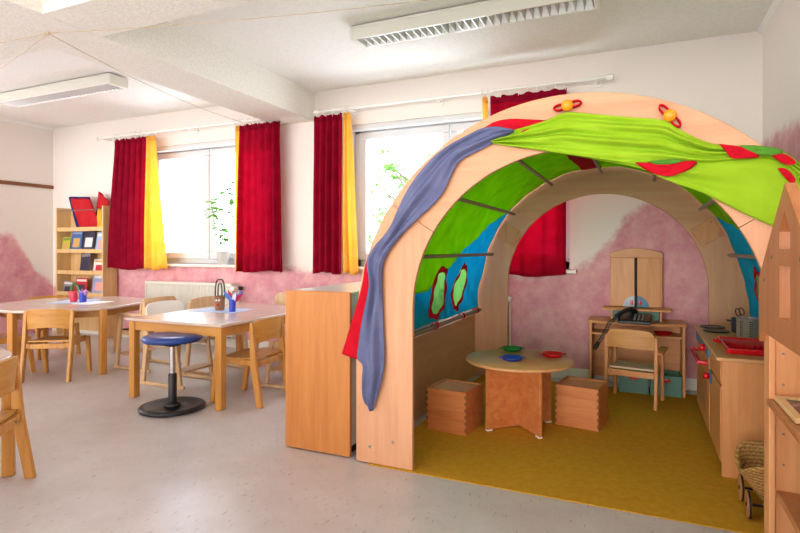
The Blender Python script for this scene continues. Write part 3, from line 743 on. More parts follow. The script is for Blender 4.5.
# ------------------------------------------------------------------ canopy lying over the bars
cn = thing('canopy', 'green and blue cloth canopy with red framed windows over the playhouse bars', 'canopy', (PX, 2.47, 0))
RC = .943
def cpath(s):
    """s in -1..1: half profile from the left hem over the top to the right hem, (x, z)"""
    sg = 1 if s > 0 else -1; s = abs(s)
    la = RC*(PI/2-.22); lb = .50; T = la+lb; d = s*T
    if d < la:
        a = PI/2-d/RC; x, z = RC*math.cos(a), PZ+RC*math.sin(a)
    else:
        k = (d-la)/lb; a = .22; x0, z0 = RC*math.cos(a), PZ+RC*math.sin(a)
        x = x0+(.992-x0)*math.sin(k*PI/2); z = z0-(z0-.60)*k
    return sg*x, z
CT = RC*(PI/2-.22)+.50
def cpoint(s, y, off=0.):
    x, z = cpath(s); e = .004; x1, z1 = cpath(min(1, s+e)); x0, z0 = cpath(max(-1, s-e))
    t = Vector((x1-x0, 0, z1-z0)).normalized(); n = Vector((-t.z, 0, t.x))   # outward
    fy = y/2.09
    w = .007*math.sin(y*9+s*26)+.004*math.sin(y*23-s*31+1.3)+.004*math.sin(y*33+s*60+2*math.sin(y*5))+.002*math.sin(y*70-s*30)
    sag = -.010*abs(math.sin(abs(s)*CT/.39*PI/1.0))
    w += sag*0
    return Vector((x, y, z))+n*(w*(.4+.6*math.sin(PI*fy))-off+.008)
def s_of_z(zz, sg):
    lo, hi = 0., 1.
    for _ in range(40):
        m = (lo+hi)/2
        if cpath(m)[1] > zz: lo = m
        else: hi = m
    return sg*lo
BL = [(0, .80), (.40, .81), (.80, .83), (1.02, .92), (1.28, 1.05), (1.68, 1.24), (2.08, 1.46)]
BR = [(0, .83), (.4, .95), (1.0, 1.12), (1.6, 1.25), (2.08, 1.34)]
def border(tab, y):
    for (a, b), (c, d) in zip(tab, tab[1:]):
        if y <= c: return b+(d-b)*(y-a)/(c-a)
    return tab[-1][1]
Y0, Y1 = .03, 2.06
WIN = ((.99, .80, .125, .145), (1.45, .81, .12, .145))
def ymap(v): return Y0+(Y1-Y0)*v
bm = bmesh.new(); grid(bm, lambda u, v: cpoint(s_of_z(border(BL, ymap(v)), -1)*(1-u)+s_of_z(border(BR, ymap(v)), 1)*u, ymap(v)), 110, 60); cut = [f for f in bm.faces if any(((f.calc_center_median().y-q[0])/q[2])**2+((f.calc_center_median().z-q[1])/q[3])**2 < 1.1 for q in WIN)]
bmesh.ops.delete(bm, geom=cut, context='FACES'); obj('green_panel', bm, 'green_cloth', cn, smooth=180, solid=.002)
for sg, tab in ((-1, BL), (1, BR)):
    bm = bmesh.new(); grid(bm, lambda u, v: cpoint(sg*1.0*(1-u)+s_of_z(border(tab, ymap(v)), sg)*u, ymap(v)), 60, 110)
    cut = [f for f in bm.faces if any(((f.calc_center_median().y-q[0])/q[2])**2+((f.calc_center_median().z-q[1])/q[3])**2 < 1.1 for q in WIN)]
    bmesh.ops.delete(bm, geom=cut, context='FACES'); obj('blue_panel', bm, 'blue_cloth', cn, smooth=180, solid=.002)
    for (yc, zc, ry, rz) in WIN:
        def ell(r, a, off):
            y = yc+ry*r*math.cos(a); zz = max(.605, zc+rz*r*math.sin(a)); return cpoint(s_of_z(zz, sg), y, off)
        bm = bmesh.new(); grid(bm, lambda u, v: ell(v*1.12, 2*PI*u, .004), 40, 6); p = obj('cloth_window', bm, 'pane_green', cn, smooth=180, solid=.002)
        bm = bmesh.new(); grid(bm, lambda u, v: ell(.98+v*(.26+.06*math.sin(2*PI*u*8)), 2*PI*u, .010), 84, 3); obj('window_border', bm, 'border_red', p, smooth=180, solid=.003)
# red insert patch in the roof, loops that hold the hem
bm = bmesh.new(); grid(bm, lambda u, v: cpoint(-.095+.085*u+.015*v, 1.25+.78*v+.08*u*(1-v), .006), 20, 16); obj('red_insert', bm, 'patch_red', cn, smooth=180, solid=.003)
for s in (-1, 1):
    for y in (.35, .95, 1.55, 1.95):
        bm = bmesh.new(); grid(bm, lambda u, v: (s*.985+.024*math.cos(2*PI*u), y+.03*v, .579+.024*math.sin(2*PI*u)), 20, 2); obj('loop', bm, 'patch_red', cn, smooth=180, solid=.003)

# ------------------------------------------------------------------ draped cloths on the front of the arch (outlines in the x, z plane of the front)
def drape(bm, up, lo, y, folds, amp, nu=90, nv=26, skew=0., th=.0):
    up, lo = smooth_line(up), smooth_line(lo)
    def fn(u, v):
        a, b = interp(up, u), interp(lo, u)
        x, z = a[0]+(b[0]-a[0])*v, a[1]+(b[1]-a[1])*v
        f = math.sin(2*PI*(folds*v+skew*u))+.4*math.sin(2*PI*(folds*1.7*v-skew*.7*u+.3))+.35*noise.noise(Vector((u*7, v*5, folds)))
        return (x-PX, y-2.47-amp*(1+f)*.5*math.sin(PI*min(1, max(0, .06+.9*v)))**.5-.002, z)
    return grid(bm, fn, nu, nv)
FLAP_A_UP = [(-0.617, 1.596), (-0.543, 1.631), (-0.449, 1.649), (-0.371, 1.666), (-0.319, 1.687), (-0.286, 1.695), (-0.216, 1.681), (-0.155, 1.669), (0.0, 1.641), (0.071, 1.63), (0.112, 1.615), (0.136, 1.587), (0.235, 1.523), (0.296, 1.506), (0.37, 1.497), (0.431, 1.488), (0.494, 1.468), (0.56, 1.40), (.66, 1.28)]
FLAP_A_LO = [(-0.622, 1.587), (-0.543, 1.567), (-0.449, 1.547), (-0.388, 1.533), (-0.336, 1.521), (-0.277, 1.508), (-0.216, 1.495), (-0.135, 1.481), (0.0, 1.459), (0.071, 1.451), (0.136, 1.444), (0.235, 1.432), (0.296, 1.436), (0.37, 1.443), (0.431, 1.446), (0.494, 1.419), (0.541, 1.368), (.63, 1.26)]
FLAP_B_UP = [(-0.338, 1.536), (-0.156, 1.501), (0.0, 1.477), (0.1, 1.466), (0.211, 1.455), (0.287, 1.458), (0.371, 1.467), (0.436, 1.47), (0.496, 1.455), (0.546, 1.388), (0.592, 1.318), (.65, 1.24)]
FLAP_B_LO = [(-0.338, 1.522), (-0.156, 1.479), (0.0, 1.44), (0.1, 1.377), (0.213, 1.331), (0.284, 1.289), (0.387, 1.225), (0.468, 1.183), (0.515, 1.164), (0.561, 1.145), (0.601, 1.126), (.66, 1.10)]
SC_OUT = [(-0.518, 1.636), (-0.605, 1.662), (-0.676, 1.654), (-0.738, 1.627), (-0.833, 1.588), (-0.922, 1.528), (-1.029, 1.414), (-1.091, 1.307), (-1.143, 1.194), (-1.237, 1.105), (-1.276, 1.034), (-1.246, 0.943), (-1.268, 0.842), (-1.291, 0.739), (-1.309, 0.606), (-1.32, 0.533), (-1.28, 0.521), (-1.291, 0.444), (-1.291, 0.332), (-1.24, 0.288)]
SC_IN = [(-0.518, 1.627), (-0.582, 1.6), (-0.628, 1.581), (-0.676, 1.56), (-0.777, 1.521), (-0.811, 1.464), (-0.861, 1.352), (-0.977, 1.255), (-1.08, 1.164), (-1.145, 1.085), (-1.178, 1.025), (-1.181, 0.945), (-1.178, 0.855), (-1.176, 0.765), (-1.17, 0.646), (-1.165, 0.571), (-1.167, 0.506), (-1.184, 0.425), (-1.206, 0.357), (-1.229, 0.287)]
RED_OUT = [(-0.40, 1.672), (-0.584, 1.70), (-0.680, 1.652), (-0.741, 1.618), (-0.838, 1.574), (-0.932, 1.502), (-1.030, 1.408), (-1.092, 1.300), (-1.150, 1.187), (-1.235, 1.100), (-1.283, 1.029), (-1.297, 0.916), (-1.349, 0.761), (-1.39, 0.639), (-1.42, 0.554)]
RED_IN = [(-0.39, 1.66), (-0.584, 1.63), (-0.678, 1.62), (-0.741, 1.59), (-0.835, 1.54), (-0.931, 1.46), (-1.025, 1.36), (-1.084, 1.26), (-1.15, 1.16), (-1.223, 1.07), (-1.25, 1.0), (-1.245, 0.917), (-1.25, 0.764), (-1.27, 0.635), (-1.30, 0.525)]
RED_TOP = [(-0.611, 1.654), (-0.538, 1.665), (-0.448, 1.668), (-0.37, 1.672), (-0.383, 1.655), (-0.448, 1.635), (-0.497, 1.621), (-0.56, 1.636)]
fl = thing('draped_flap', 'lime green cloth flap hanging across the front of the arch under the orange balls', 'cloth', (PX, 2.47, 0))
bm = bmesh.new(); drape(bm, FLAP_B_UP, FLAP_B_LO, 2.452, 1.6, .018, skew=1.2); obj('lower_fold', bm, 'flap_green', fl, smooth=180, solid=.003)
bm = bmesh.new(); drape(bm, FLAP_A_UP, FLAP_A_LO, 2.448, 3.2, .026, nu=130, nv=44, skew=1.0); obj('upper_fold', bm, 'flap_green', fl, smooth=180, solid=.003)
def patch(name, pts, y, mat, parent, bulge=.006):
    pts = smooth_line(pts+[pts[0]], 2)[:-1]; cx = sum(p[0] for p in pts)/len(pts); cz = sum(p[1] for p in pts)/len(pts)
    n = len(pts)
    def fn(u, v):
        p = pts[int(round(u*n)) % n]
        return (cx+(p[0]-cx)*v-PX, y-2.47-bulge*(1-v*v)+.003*math.sin(30*p[0]+7*v), cz+(p[1]-cz)*v)
    bm = bmesh.new(); grid(bm, fn, n, 5); bmesh.ops.remove_doubles(bm, verts=bm.verts, dist=1e-5)
    return obj(name, bm, mat, parent, smooth=180, solid=.003)
patch('red_patch', [(-0.02, 1.456), (0.074, 1.45), (0.146, 1.449), (0.215, 1.449), (0.19, 1.42), (0.146, 1.4), (0.107, 1.39), (0.056, 1.402), (0.015, 1.427)], 2.424, 'patch_red', fl)
patch('net_patch', [(.03, 1.455), (.09, 1.46), (.16, 1.455), (.14, 1.44), (.06, 1.44)], 2.416, 'net_dark', fl)
patch('red_patch', [(0.280, 1.508), (0.334, 1.496), (0.380, 1.483), (0.40, 1.468), (0.42, 1.447), (0.367, 1.444), (0.318, 1.447), (0.305, 1.476)], 2.417, 'patch_red', fl)
patch('net_patch', [(0.345, 1.496), (0.428, 1.488), (0.495, 1.468), (0.473, 1.446), (0.416, 1.452), (0.38, 1.472)], 2.414, 'net_dark', fl)
patch('red_patch', [(0.450, 1.45), (0.491, 1.458), (0.535, 1.415), (0.494, 1.408)], 2.412, 'patch_red', fl)
patch('red_patch', [(0.470, 1.402), (0.498, 1.402), (0.532, 1.352), (0.51, 1.338)], 2.418, 'patch_red', fl)
patch('net_patch', [(0.535, 1.36), (0.56, 1.38), (0.60, 1.30), (0.575, 1.27)], 2.418, 'net_dark', fl)
sf = thing('draped_scarf', 'blue grey cloth with red lining draped down the left side of the arch', 'cloth', (PX, 2.47, 0))
bm = bmesh.new(); drape(bm, RED_OUT, RED_IN, 2.452, 1.0, .008, nv=10); obj('red_lining', bm, 'patch_red', sf, smooth=180, solid=.003)
patch('red_corner', RED_TOP, 2.443, 'patch_red', sf)
bm = bmesh.new(); drape(bm, SC_OUT, SC_IN, 2.440, 1.7, .030, nu=130, nv=30, skew=1.5); obj('blue_cloth', bm, 'scarf_blue', sf, smooth=180, solid=.003)
def ball(x, z, label, ang):
    g = thing('toggle_ball', label, 'ball', (x, 2.43, z), group='orange toggle balls')
    bm = bmesh.new(); bmesh.ops.create_uvsphere(bm, u_segments=24, v_segments=16, radius=.025); obj('ball', bm, 'orange_ball', g, smooth=180)
    for s in (-1, 1):
        a0 = ang+(0 if s > 0 else PI)
        pts = []
        for i in range(19):
            b = 2*PI*i/18; lx = .032-.026*math.cos(b); lz = .012*math.sin(b)
            pts.append((lx*math.cos(a0)-lz*math.sin(a0), .012, lx*math.sin(a0)+lz*math.cos(a0)))
        bm = bmesh.new()
        def fn(u, v): p = interp(pts, u); return (p[0], p[1]+.022*v-.016, p[2])
        grid(bm, fn, 30, 2); obj('ribbon_loop', bm, 'patch_red', g, smooth=180, solid=.006)
ball(-.288, 1.722, 'left orange wooden ball tied with a red ribbon, at the top of the arch', .15)
ball(.11, 1.638, 'right orange wooden ball tied with a red ribbon, on the arch', -.9)

# ------------------------------------------------------------------ rug and furniture in the playhouse
tag(obj('rug', BX(-1.262, .79, 2.447, 4.60, .0005, .005), 'rug', bevel=.002), 'olive yellow rug covering the playhouse floor', 'rug')
t = thing('play_table', 'small round play table with crossed board base inside the playhouse', 'table', (-.683, 3.35, .005))
bm = bmesh.new(); lathe(bm, [(0, .40), (.318, .40), (.325, .405), (.325, .416), (.32, .42), (0, .42)], seg=64); obj('tabletop', bm, 'playtop', t, smooth=40)
for k, a in enumerate((45.5, 133)):
    m = Matrix.Rotation(math.radians(a), 4, 'Z'); zoff = 0
    if k == 0: bm = BX(-.235, .235, -.009, .009, .008, .40, mat=m)
    else:
        bm = BX(-.235, -.010, -.009, .009, .008, .40, mat=m); box(bm, .010, .235, -.009, .009, .008, .40, m)
    b = obj('base_board', bm, 'stool_wood', t, bevel=.002)
    for s in (-1, 1):
        bm = bmesh.new(); box(bm, s*.215-.018, s*.215+.018, -.012, .012, 0, .008, m); obj('glide', bm, 'white_paint', b)
def plate(x, y, mat, label, rz):
    g = thing('toy_plate', label, 'plate', (x, y, .4255), rz, group='plastic toy plates on the play table')
    bm = bmesh.new(); lathe(bm, [(0, .002), (.045, .0), (.058, .006), (.066, .018), (.070, .019), (.069, .022), (.062, .021), (.052, .010), (.042, .007), (0, .006)], seg=40); obj('dish', bm, mat, g, smooth=60)
    for s in (-1, 1): obj('handle', BX(s*.072-.010, s*.072+.010, -.016, .016, .0165, .0215), mat, g, bevel=.004)
plate(-.776, 3.575, 'green_plastic', 'green toy plate on the round play table', .5)
plate(-.50, 3.485, 'red_plastic', 'red toy plate on the round play table', .2)
plate(-.709, 3.268, 'blue_plastic', 'blue toy plate nearest the front of the round play table', .4)

def box_stool(x, y, rz, label):
    g = thing('box_stool', label, 'stool', (x, y, .005), rz, group='finger jointed wooden box stools')
    a = .13; h = .252
    for nm, b in (('front_board', (-a, a, -a, -a+.014)), ('rear_board', (-a, a, a-.014, a)), ('side_board', (-a, -a+.014, -a+.014, a-.014)), ('side_board', (a-.014, a, -a+.014, a-.014))):
        obj(nm, BX(*b, .0, h), 'stool_wood', g, bevel=.0015)
    obj('lid', BX(-a+.014, a-.014, -a+.014, a-.014, h-.022, h-.008), 'beech_x', g)
    n = 13
    for sx in (-1, 1):
        for sy in (-1, 1):
            bm = bmesh.new()
            for k in range(1, n, 2):
                z0 = h*k/n; z1 = h*(k+1)/n; box(bm, min(sx*(a-.009), sx*(a+.0006)), max(sx*(a-.009), sx*(a+.0006)), min(sy*(a-.003), sy*(a+.0006)), max(sy*(a-.003), sy*(a+.0006)), z0, z1)
            obj('finger_joint', bm, 'end_grain', g, smooth=0)
M['end_grain'] = plain('end_grain', (128, 74, 44), .6)
box_stool(-1.045, 3.19, -.12, 'wooden box stool left of the round play table')
box_stool(-.335, 3.585, -.16, 'wooden box stool right of the round play table')

# ------------------------------------------------------------------ dressing desk, mirror, telephone
t = thing('play_desk', 'small beech dressing desk against the pink wall behind the play table', 'desk', (-.03, 4.59, .0))
def topshape(bm, w, y0, y1, b, z0, z1):
    pts = [(-w, y1), (-w, y0)]+[(-w+2*w*i/16, y0-b*math.sin(PI*i/16)) for i in range(1, 16)]+[(w, y0), (w, y1)]
    prism(bm, pts[::-1], 'z', z0, z1); return bm
bm = topshape(bmesh.new(), .345, -.13, .155, .06, .525, .545); obj('desktop', bm, 'beech_x', t, bevel=.003)
for s in (-1, 1): obj('side_panel', BX(s*.325-.01, s*.325+.01, -.11, .15, .0, .525), 'beech', t, bevel=.003)
obj('back_panel', BX(-.315, .315, .135, .148, .06, .525), 'beech_x', t)
obj('shelf', BX(-.315, .315, -.09, .135, .43, .445), 'beech_x', t, bevel=.002)
tag(obj('toy_dish', lathe(bmesh.new(), [(0, 0), (.05, 0), (.065, .02), (.06, .02), (.045, .006), (0, .006)], (.16, 4.59, .4455), 24), 'red_plastic'), 'red dish on the shelf under the desktop at the right', 'dish')
def crate(x, label):
    g = thing('storage_box', label, 'box', (x, 4.585, .005), group='green storage boxes under the desk')
    w, d, h = .104, .11, .15
    bm = bmesh.new(); box(bm, -w, w, -d, d, 0, .008); box(bm, -w, w, -d, -d+.008, .008, h); box(bm, -w, w, d-.008, d, .008, h); box(bm, -w, -w+.008, -d+.008, d-.008, .008, h); box(bm, w-.008, w, -d+.008, d-.008, .008, h)
    obj('body', bm, 'green_box', g)
    bm = bmesh.new(); lathe(bm, [(0, -.008), (.02, -.006), (.022, 0), (0, 0)], (0, -d, h-.035), 20, 'y')
    for v in bm.verts: v.co.x *= 1.4; v.co.z = (v.co.z-(h-.035))*.7+h-.035
    obj('handle', bm, 'red_plastic', g)
crate(-.045, 'left green storage box with a red handle under the dressing desk')
crate(.176, 'right green storage box with a red handle under the dressing desk')
t = thing('desk_organizer', 'low shelf with two green compartments standing on the dressing desk', 'organizer', (-.03, 4.64, .5452))
obj('top_board', BX(-.245, .245, -.10, .10, .075, .09), 'beech_x', t, bevel=.003)
for x in (-.175, 0, .175): obj('divider', BX(x-.008, x+.008, -.07, .09, 0, .075), 'beech', t)
for x in (-.0875, .0875): obj('drawer', BX(x-.075, x+.075, -.068, .08, .003, .07), 'green_box', t, bevel=.002)
t = thing('vanity_mirror', 'domed beech vanity mirror with two closed doors on the desk organizer', 'mirror', (-.03, 4.70, .6352))
def dome(w, z0, z1, r): return [(-w, z0), (w, z0), (w, z1)]+[(w-2*w*i/20, z1+r*math.sin(PI*i/20)) for i in range(1, 20)]+[(-w, z1)]
bm = prism(bmesh.new(), dome(.193, 0, .435, .035), 'y', .03, .045); obj('back_board', bm, 'beech', t, bevel=.002)
obj('mirror_glass', BX(-.18, .18, .026, .03, .01, .375), 'mirror', t, smooth=0)
bm = prism(bmesh.new(), [(-.193, .395), (.193, .395), (.193, .435)]+[(.193-.386*i/20, .435+.035*math.sin(PI*i/20)) for i in range(1, 20)]+[(-.193, .435)], 'y', .0, .029); obj('header', bm, 'beech_x', t, bevel=.002)
for s in (-1, 1):
    m = Matrix.Translation((s*.191, .0, 0)) @ Matrix.Rotation(s*.07, 4, 'Z') @ Matrix.Translation((-s*.191, 0, 0))
    bm = BX(min(s*.191, s*.010), max(s*.191, s*.010), 0, .014, .004, .394, mat=m); d = obj('door', bm, 'beech', t, bevel=.002)
    bm = bmesh.new(); pts = [(s*.010, .004)]+[(s*(.010+.085*math.cos(a)), .004+.085*math.sin(a)) for a in [PI/2*i/14 for i in range(15)]]
    prism(bm, pts, 'y', -.004, 0); bmesh.ops.transform(bm, matrix=m, verts=bm.verts); obj('quarter_disc', bm, 'grey_disc' if s < 0 else 'teal_plastic', d)
    bm = bmesh.new(); lathe(bm, [(0, -.014), (.010, -.012), (.012, -.004), (0, -.004)], (s*.030, 0, .04), 16, 'y')
    for v in bm.verts: v.co.z = (v.co.z-.04)*1.9+.04
    bmesh.ops.transform(bm, matrix=m, verts=bm.verts); obj('handle', bm, 'red_plastic', d)
obj('centre_strip', BX(-.013, .013, -.010, .02, .0, .395), 'dark', t)  # dark strip put in for the dim reflection in the door gap

t = thing('telephone', 'black desk telephone with a coiled cord on the dressing desk', 'telephone', (-.035, 4.425, .5455), -.12); t.scale = (1.22, 1.22, 1.22)
bm = prism(bmesh.new(), [(-.075, 0), (.075, 0), (.075, .045), (.03, .055), (-.075, .02)], 'x', -.085, .095); obj('base', bm, 'black_plastic', t, bevel=.006)
for r in range(4):
    for c in range(3):
        x = .005+.022*c; y = -.05+.019*r; z = .0275+.0105*r*.6
        obj('key', BX(x-.007, x+.007, y-.006, y+.006, z-.004, z+.007), 'black_rubber', t, bevel=.002)
m = Matrix.Translation((-.052, -.005, .046)) @ Matrix.Rotation(-.45, 4, 'Z') @ Matrix.Rotation(.20, 4, 'X')
bm = bmesh.new(); tube(bm, [m @ Vector(p) for p in ((0, -.095, -.012), (0, -.085, .012), (0, -.06, .022), (0, 0, .03), (0, .06, .022), (0, .085, .012), (0, .095, -.012))], [.015, .019, .015, .012, .015, .019, .015], 14); obj('receiver', bm, 'black_plastic', t, smooth=60)
bm = bmesh.new(); pts = []
A = [Vector(p) for p in ((-.10, -.10, .03), (-.125, -.15, .005), (-.145, -.18, -.05), (-.165, -.20, -.09), (-.175, -.21, -.105))]
for i in range(241):
    q = Vector(interp([tuple(a) for a in A], i/240)); a = i*2*PI/17
    pts.append(q+Vector((math.cos(a)*.009, math.sin(a)*.005, math.sin(a)*.009)))
tube(bm, pts, .0022, 6); obj('cord', bm, 'black_plastic', t)
bm = bmesh.new(); tube(bm, [(-.175, -.21, -.102), (-.185, -.22, -.125), (-.195, -.23, -.145)], [.012, .016, .010], 10); obj('cord_plug', bm, 'black_plastic', t)

def arm_chair():
    t = thing('play_armchair', 'small beech armchair drawn up to the dressing desk in the playhouse', 'chair', (-.035, 4.235, .005), face(.18, 1))
    bm = bmesh.new(); seat_plate(bm, .145, -.13, .16, .265, .012); obj('seat', bm, 'laminate_seat', t, smooth=60)
    bm = bmesh.new(); curved_plate(bm, .155, .405, .525, -.135, .028, .012, .0, .035, .05); obj('backrest', bm, 'chair_ply2', t, smooth=60)
    for s in (-1, 1):
        x0, x1 = sorted((s*.150, s*.174))
        bm = bmesh.new(); prism(bm, [(-.165, 0), (-.13, 0), (-.12, .25), (-.118, .49), (-.145, .49), (-.15, .25)], 'x', x0, x1); obj('rear_leg', bm, 'beech', t, bevel=.005)
        bm = bmesh.new(); prism(bm, [(.12, 0), (.148, 0), (.142, .37), (.112, .37)], 'x', x0, x1); obj('front_leg', bm, 'beech', t, bevel=.005)
        obj('armrest', BX(min(s*.145, s*.20), max(s*.145, s*.20), -.135, .155, .37, .388), 'beech_y', t, bevel=.006)
        x0, x1 = sorted((s*.128, s*.150)); obj('side_rail', BX(x0, x1, -.15, .145, .205, .245), 'beech_y', t, bevel=.003)
    rr = obj('rear_rail', BX(-.150, .150, -.152, -.130, .205, .247), 'beech_x', t, bevel=.003)
    for s in (-1, 1):
        bm = bmesh.new(); lathe(bm, [(0, -.003), (.006, -.003), (.006, 0), (0, 0)], (s*.13, -.152, .226), 10, 'y'); obj('screw', bm, 'screw', rr)
M['laminate_seat'] = plain('seat_laminate', (206, 186, 156), .35)
M['chair_ply2'] = wood('chair_ply_red', (216, 160, 102), (196, 136, 80), 'x', .35)
arm_chair()

# ------------------------------------------------------------------ play kitchen
t = thing('play_kitchen', 'beech play kitchen unit along the right wall inside the playhouse', 'play kitchen', (.36, 3.02, .005))
KL, KD, KH = 1.18, .30, .555
obj('body', BX(.02, KD, 0, KL, .06, KH), 'beech', t, bevel=.002)
obj('plinth', BX(.05, KD-.02, .03, KL-.02, 0, .06), 'beech', t)
obj('side_panel', BX(.0, KD, -.018, 0, 0, KH), 'beech', t, bevel=.002)
obj('worktop', BX(-.025, KD+.005, -.03, KL+.02, KH, KH+.02), 'playtop', t, bevel=.005)

obj('drawer_front', BX(-.004, .02, .012, .44, .44, KH-.004), 'beech_y', t, bevel=.002)
d = obj('door', BX(-.004, .02, .012, .44, .06, .425), 'beech', t, bevel=.002)
def knob(parent, y, z, lab=None):
    bm = bmesh.new(); lathe(bm, [(0, -.034), (.014, -.033), (.021, -.022), (.016, -.010), (.009, 0), (0, 0)], (-.010, y, z), 20, 'x'); return obj('knob', bm, 'red_plastic', parent, smooth=60)
def disc(parent, y, z, r, name='backplate'):
    bm = bmesh.new(); lathe(bm, [(0, -.008), (r, -.007), (r, 0), (0, 0)], (-.004, y, z), 24, 'x'); return obj(name, bm, 'teal_plastic', parent)
disc(d, .37, .395, .038); knob(d, .37, .40)
ov = obj('oven_front', BX(-.006, .02, .46, KL-.02, .06, KH-.075), 'beech', t, bevel=.002)
obj('oven_window', BX(-.008, -.006, .56, KL-.12, .14, .36), 'beech_orange', ov, bevel=.002)
bm = bmesh.new(); tube(bm, [(-.008, .56, .435), (-.045, .56, .435), (-.045, 1.04, .435), (-.008, 1.04, .435)], .013, 10); obj('oven_handle', bm, 'red_plastic', ov)
cp = obj('control_panel', BX(-.012, .02, .46, KL-.02, KH-.07, KH-.006), 'teal_plastic', t, bevel=.003)
for y in (.60,):
    bm = bmesh.new(); lathe(bm, [(0, -.03), (.018, -.029), (.024, -.018), (.016, 0), (0, 0)], (-.012, y, KH-.038), 20, 'x'); obj('knob', bm, 'red_plastic', cp, smooth=60)
for y in (.89, 1.08):
    bm = bmesh.new(); lathe(bm, [(0, 0), (.072, 0), (.075, .004), (.072, .010), (.05, .011), (.046, .008), (0, .008)], (.078, y, KH+.02), 40); obj('burner', bm, 'black_plastic', t)
KT = .005+KH+.02
g = thing('utensil_holder', 'perforated steel utensil holder standing on the play kitchen worktop', 'utensil holder', (.575, 3.665, KT+.001))
bm = bmesh.new(); lathe(bm, [(0, .002), (.062, 0), (.064, .003), (.064, .118), (.066, .121), (.062, .121), (.061, .006), (0, .006)], seg=48); obj('body', bm, 'steel', g, smooth=50)
bm = bmesh.new()
for k in range(16):
    a = 2*PI*k/16
    if k % 2: continue
    for r in range(8):
        for da in (-.07, .07):
            c = Vector((.0643*math.cos(a+da), .0643*math.sin(a+da), .022+r*.0115))
            m = Matrix.Translation(c) @ Matrix.Rotation(a+da, 4, 'Z') @ Matrix.Rotation(PI/2, 4, 'Y')
            bmesh.ops.create_circle(bm, cap_ends=True, segments=8, radius=.0036, matrix=m)
h = obj('perforations', bm, 'dark', g, smooth=0); h['kind'] = 'stuff'
g = thing('scissors', 'black toy scissors sticking out of the steel utensil holder', 'scissors', (.555, 3.66, KT+.05))
m = Matrix.Rotation(-.25, 4, 'Y')
for dx in (-.010, .010):
    bm = bmesh.new(); tube(bm, [m @ Vector((dx+.011*math.cos(a), 0, .108+.022*math.sin(a))) for a in [2*PI*i/16 for i in range(16)]], .0035, 6, closed=True); obj('handle', bm, 'black_plastic', g)
    bm = bmesh.new(); tube(bm, [m @ Vector((dx, 0, .086)), m @ Vector((-dx*.6, 0, -.03))], [.004, .002], 6); obj('blade', bm, 'steel', g)
g = thing('toy_pot', 'small steel pot behind the perforated utensil holder', 'pot', (.575, 3.93, KT+.001))
bm = bmesh.new(); lathe(bm, [(0, 0), (.05, 0), (.054, .005), (.054, .085), (.057, .088), (.052, .088), (.051, .008), (0, .006)], seg=40); obj('body', bm, 'pot_steel', g, smooth=50)
bm = bmesh.new(); tube(bm, [(-.054, -.012, .07), (-.075, -.012, .072), (-.075, .012, .072), (-.054, .012, .07)], .005, 8); obj('handle', bm, 'black_plastic', g)
g = thing('cutlery_tray', 'bright red plastic tray with ribs on the near end of the worktop', 'tray', (.53, 3.30, KT+.001))
w, dp = .135, .205
bm = bmesh.new(); box(bm, -w+.012, w-.012, -dp+.012, dp-.012, 0, .006)
prism(bm, [(-w, .026), (-w+.012, 0), (-w+.018, .004), (-w+.010, .030)], 'y', -dp, dp); prism(bm, [(w, .026), (w-.012, 0), (w-.018, .004), (w-.010, .030)], 'y', -dp, dp)
prism(bm, [(-dp, .026), (-dp+.012, 0), (-dp+.018, .004), (-dp+.010, .030)], 'x', -w, w); prism(bm, [(dp, .026), (dp-.012, 0), (dp-.018, .004), (dp-.010, .030)], 'x', -w, w)
obj('tray_body', bm, 'red_plastic', g, bevel=.002)
bm = bmesh.new()
for k in range(9):
    x = -w+.03+k*(2*w-.06)/8; m = Matrix.Translation((x, .05, .012)) @ Matrix.Rotation(.5, 4, 'Z'); box(bm, -.004, .004, -.11, .11, -.006, .012, m)
obj('ribs', bm, 'red_plastic', g, bevel=.002)

# ------------------------------------------------------------------ wicker cart
t = thing('wicker_cart', 'small wicker cart with wooden wheels standing between the play kitchen and the toy shelf', 'cart', (.545, 2.672, .005), .0)
def cart_ring(k, v):
    """rounded rectangle ring, flaring towards the rim; the rim dips at the sides"""
    a = 2*PI*k; ca, sa = math.cos(a), math.sin(a)
    e = .45; x = math.copysign(abs(ca)**e, ca); y = math.copysign(abs(sa)**e, sa)
    fl = .60+.40*v; top = .205+.03*abs(y)**2-.045*(1-abs(y)**1.5)
    z = .075+(top-.075)*v
    return (x*.158*fl, y*.155*fl+.01*v*y, z)
bm = bmesh.new(); grid(bm, lambda u, v: cart_ring(u, v), 96, 22); bmesh.ops.remove_doubles(bm, verts=bm.verts, dist=1e-5)
obj('basket', bm, 'wicker', t, smooth=180, solid=.012)
bm = bmesh.new(); grid(bm, lambda u, v: (cart_ring(u, 0)[0]*v, cart_ring(u, 0)[1]*v, .075), 48, 4); bmesh.ops.remove_doubles(bm, verts=bm.verts, dist=1e-5); obj('basket_bottom', bm, 'wicker', t, solid=.008)
bm = bmesh.new(); tube(bm, [cart_ring(i/64, 1.0) for i in range(64)], .010, 8, closed=True); obj('rim', bm, 'wicker', t)
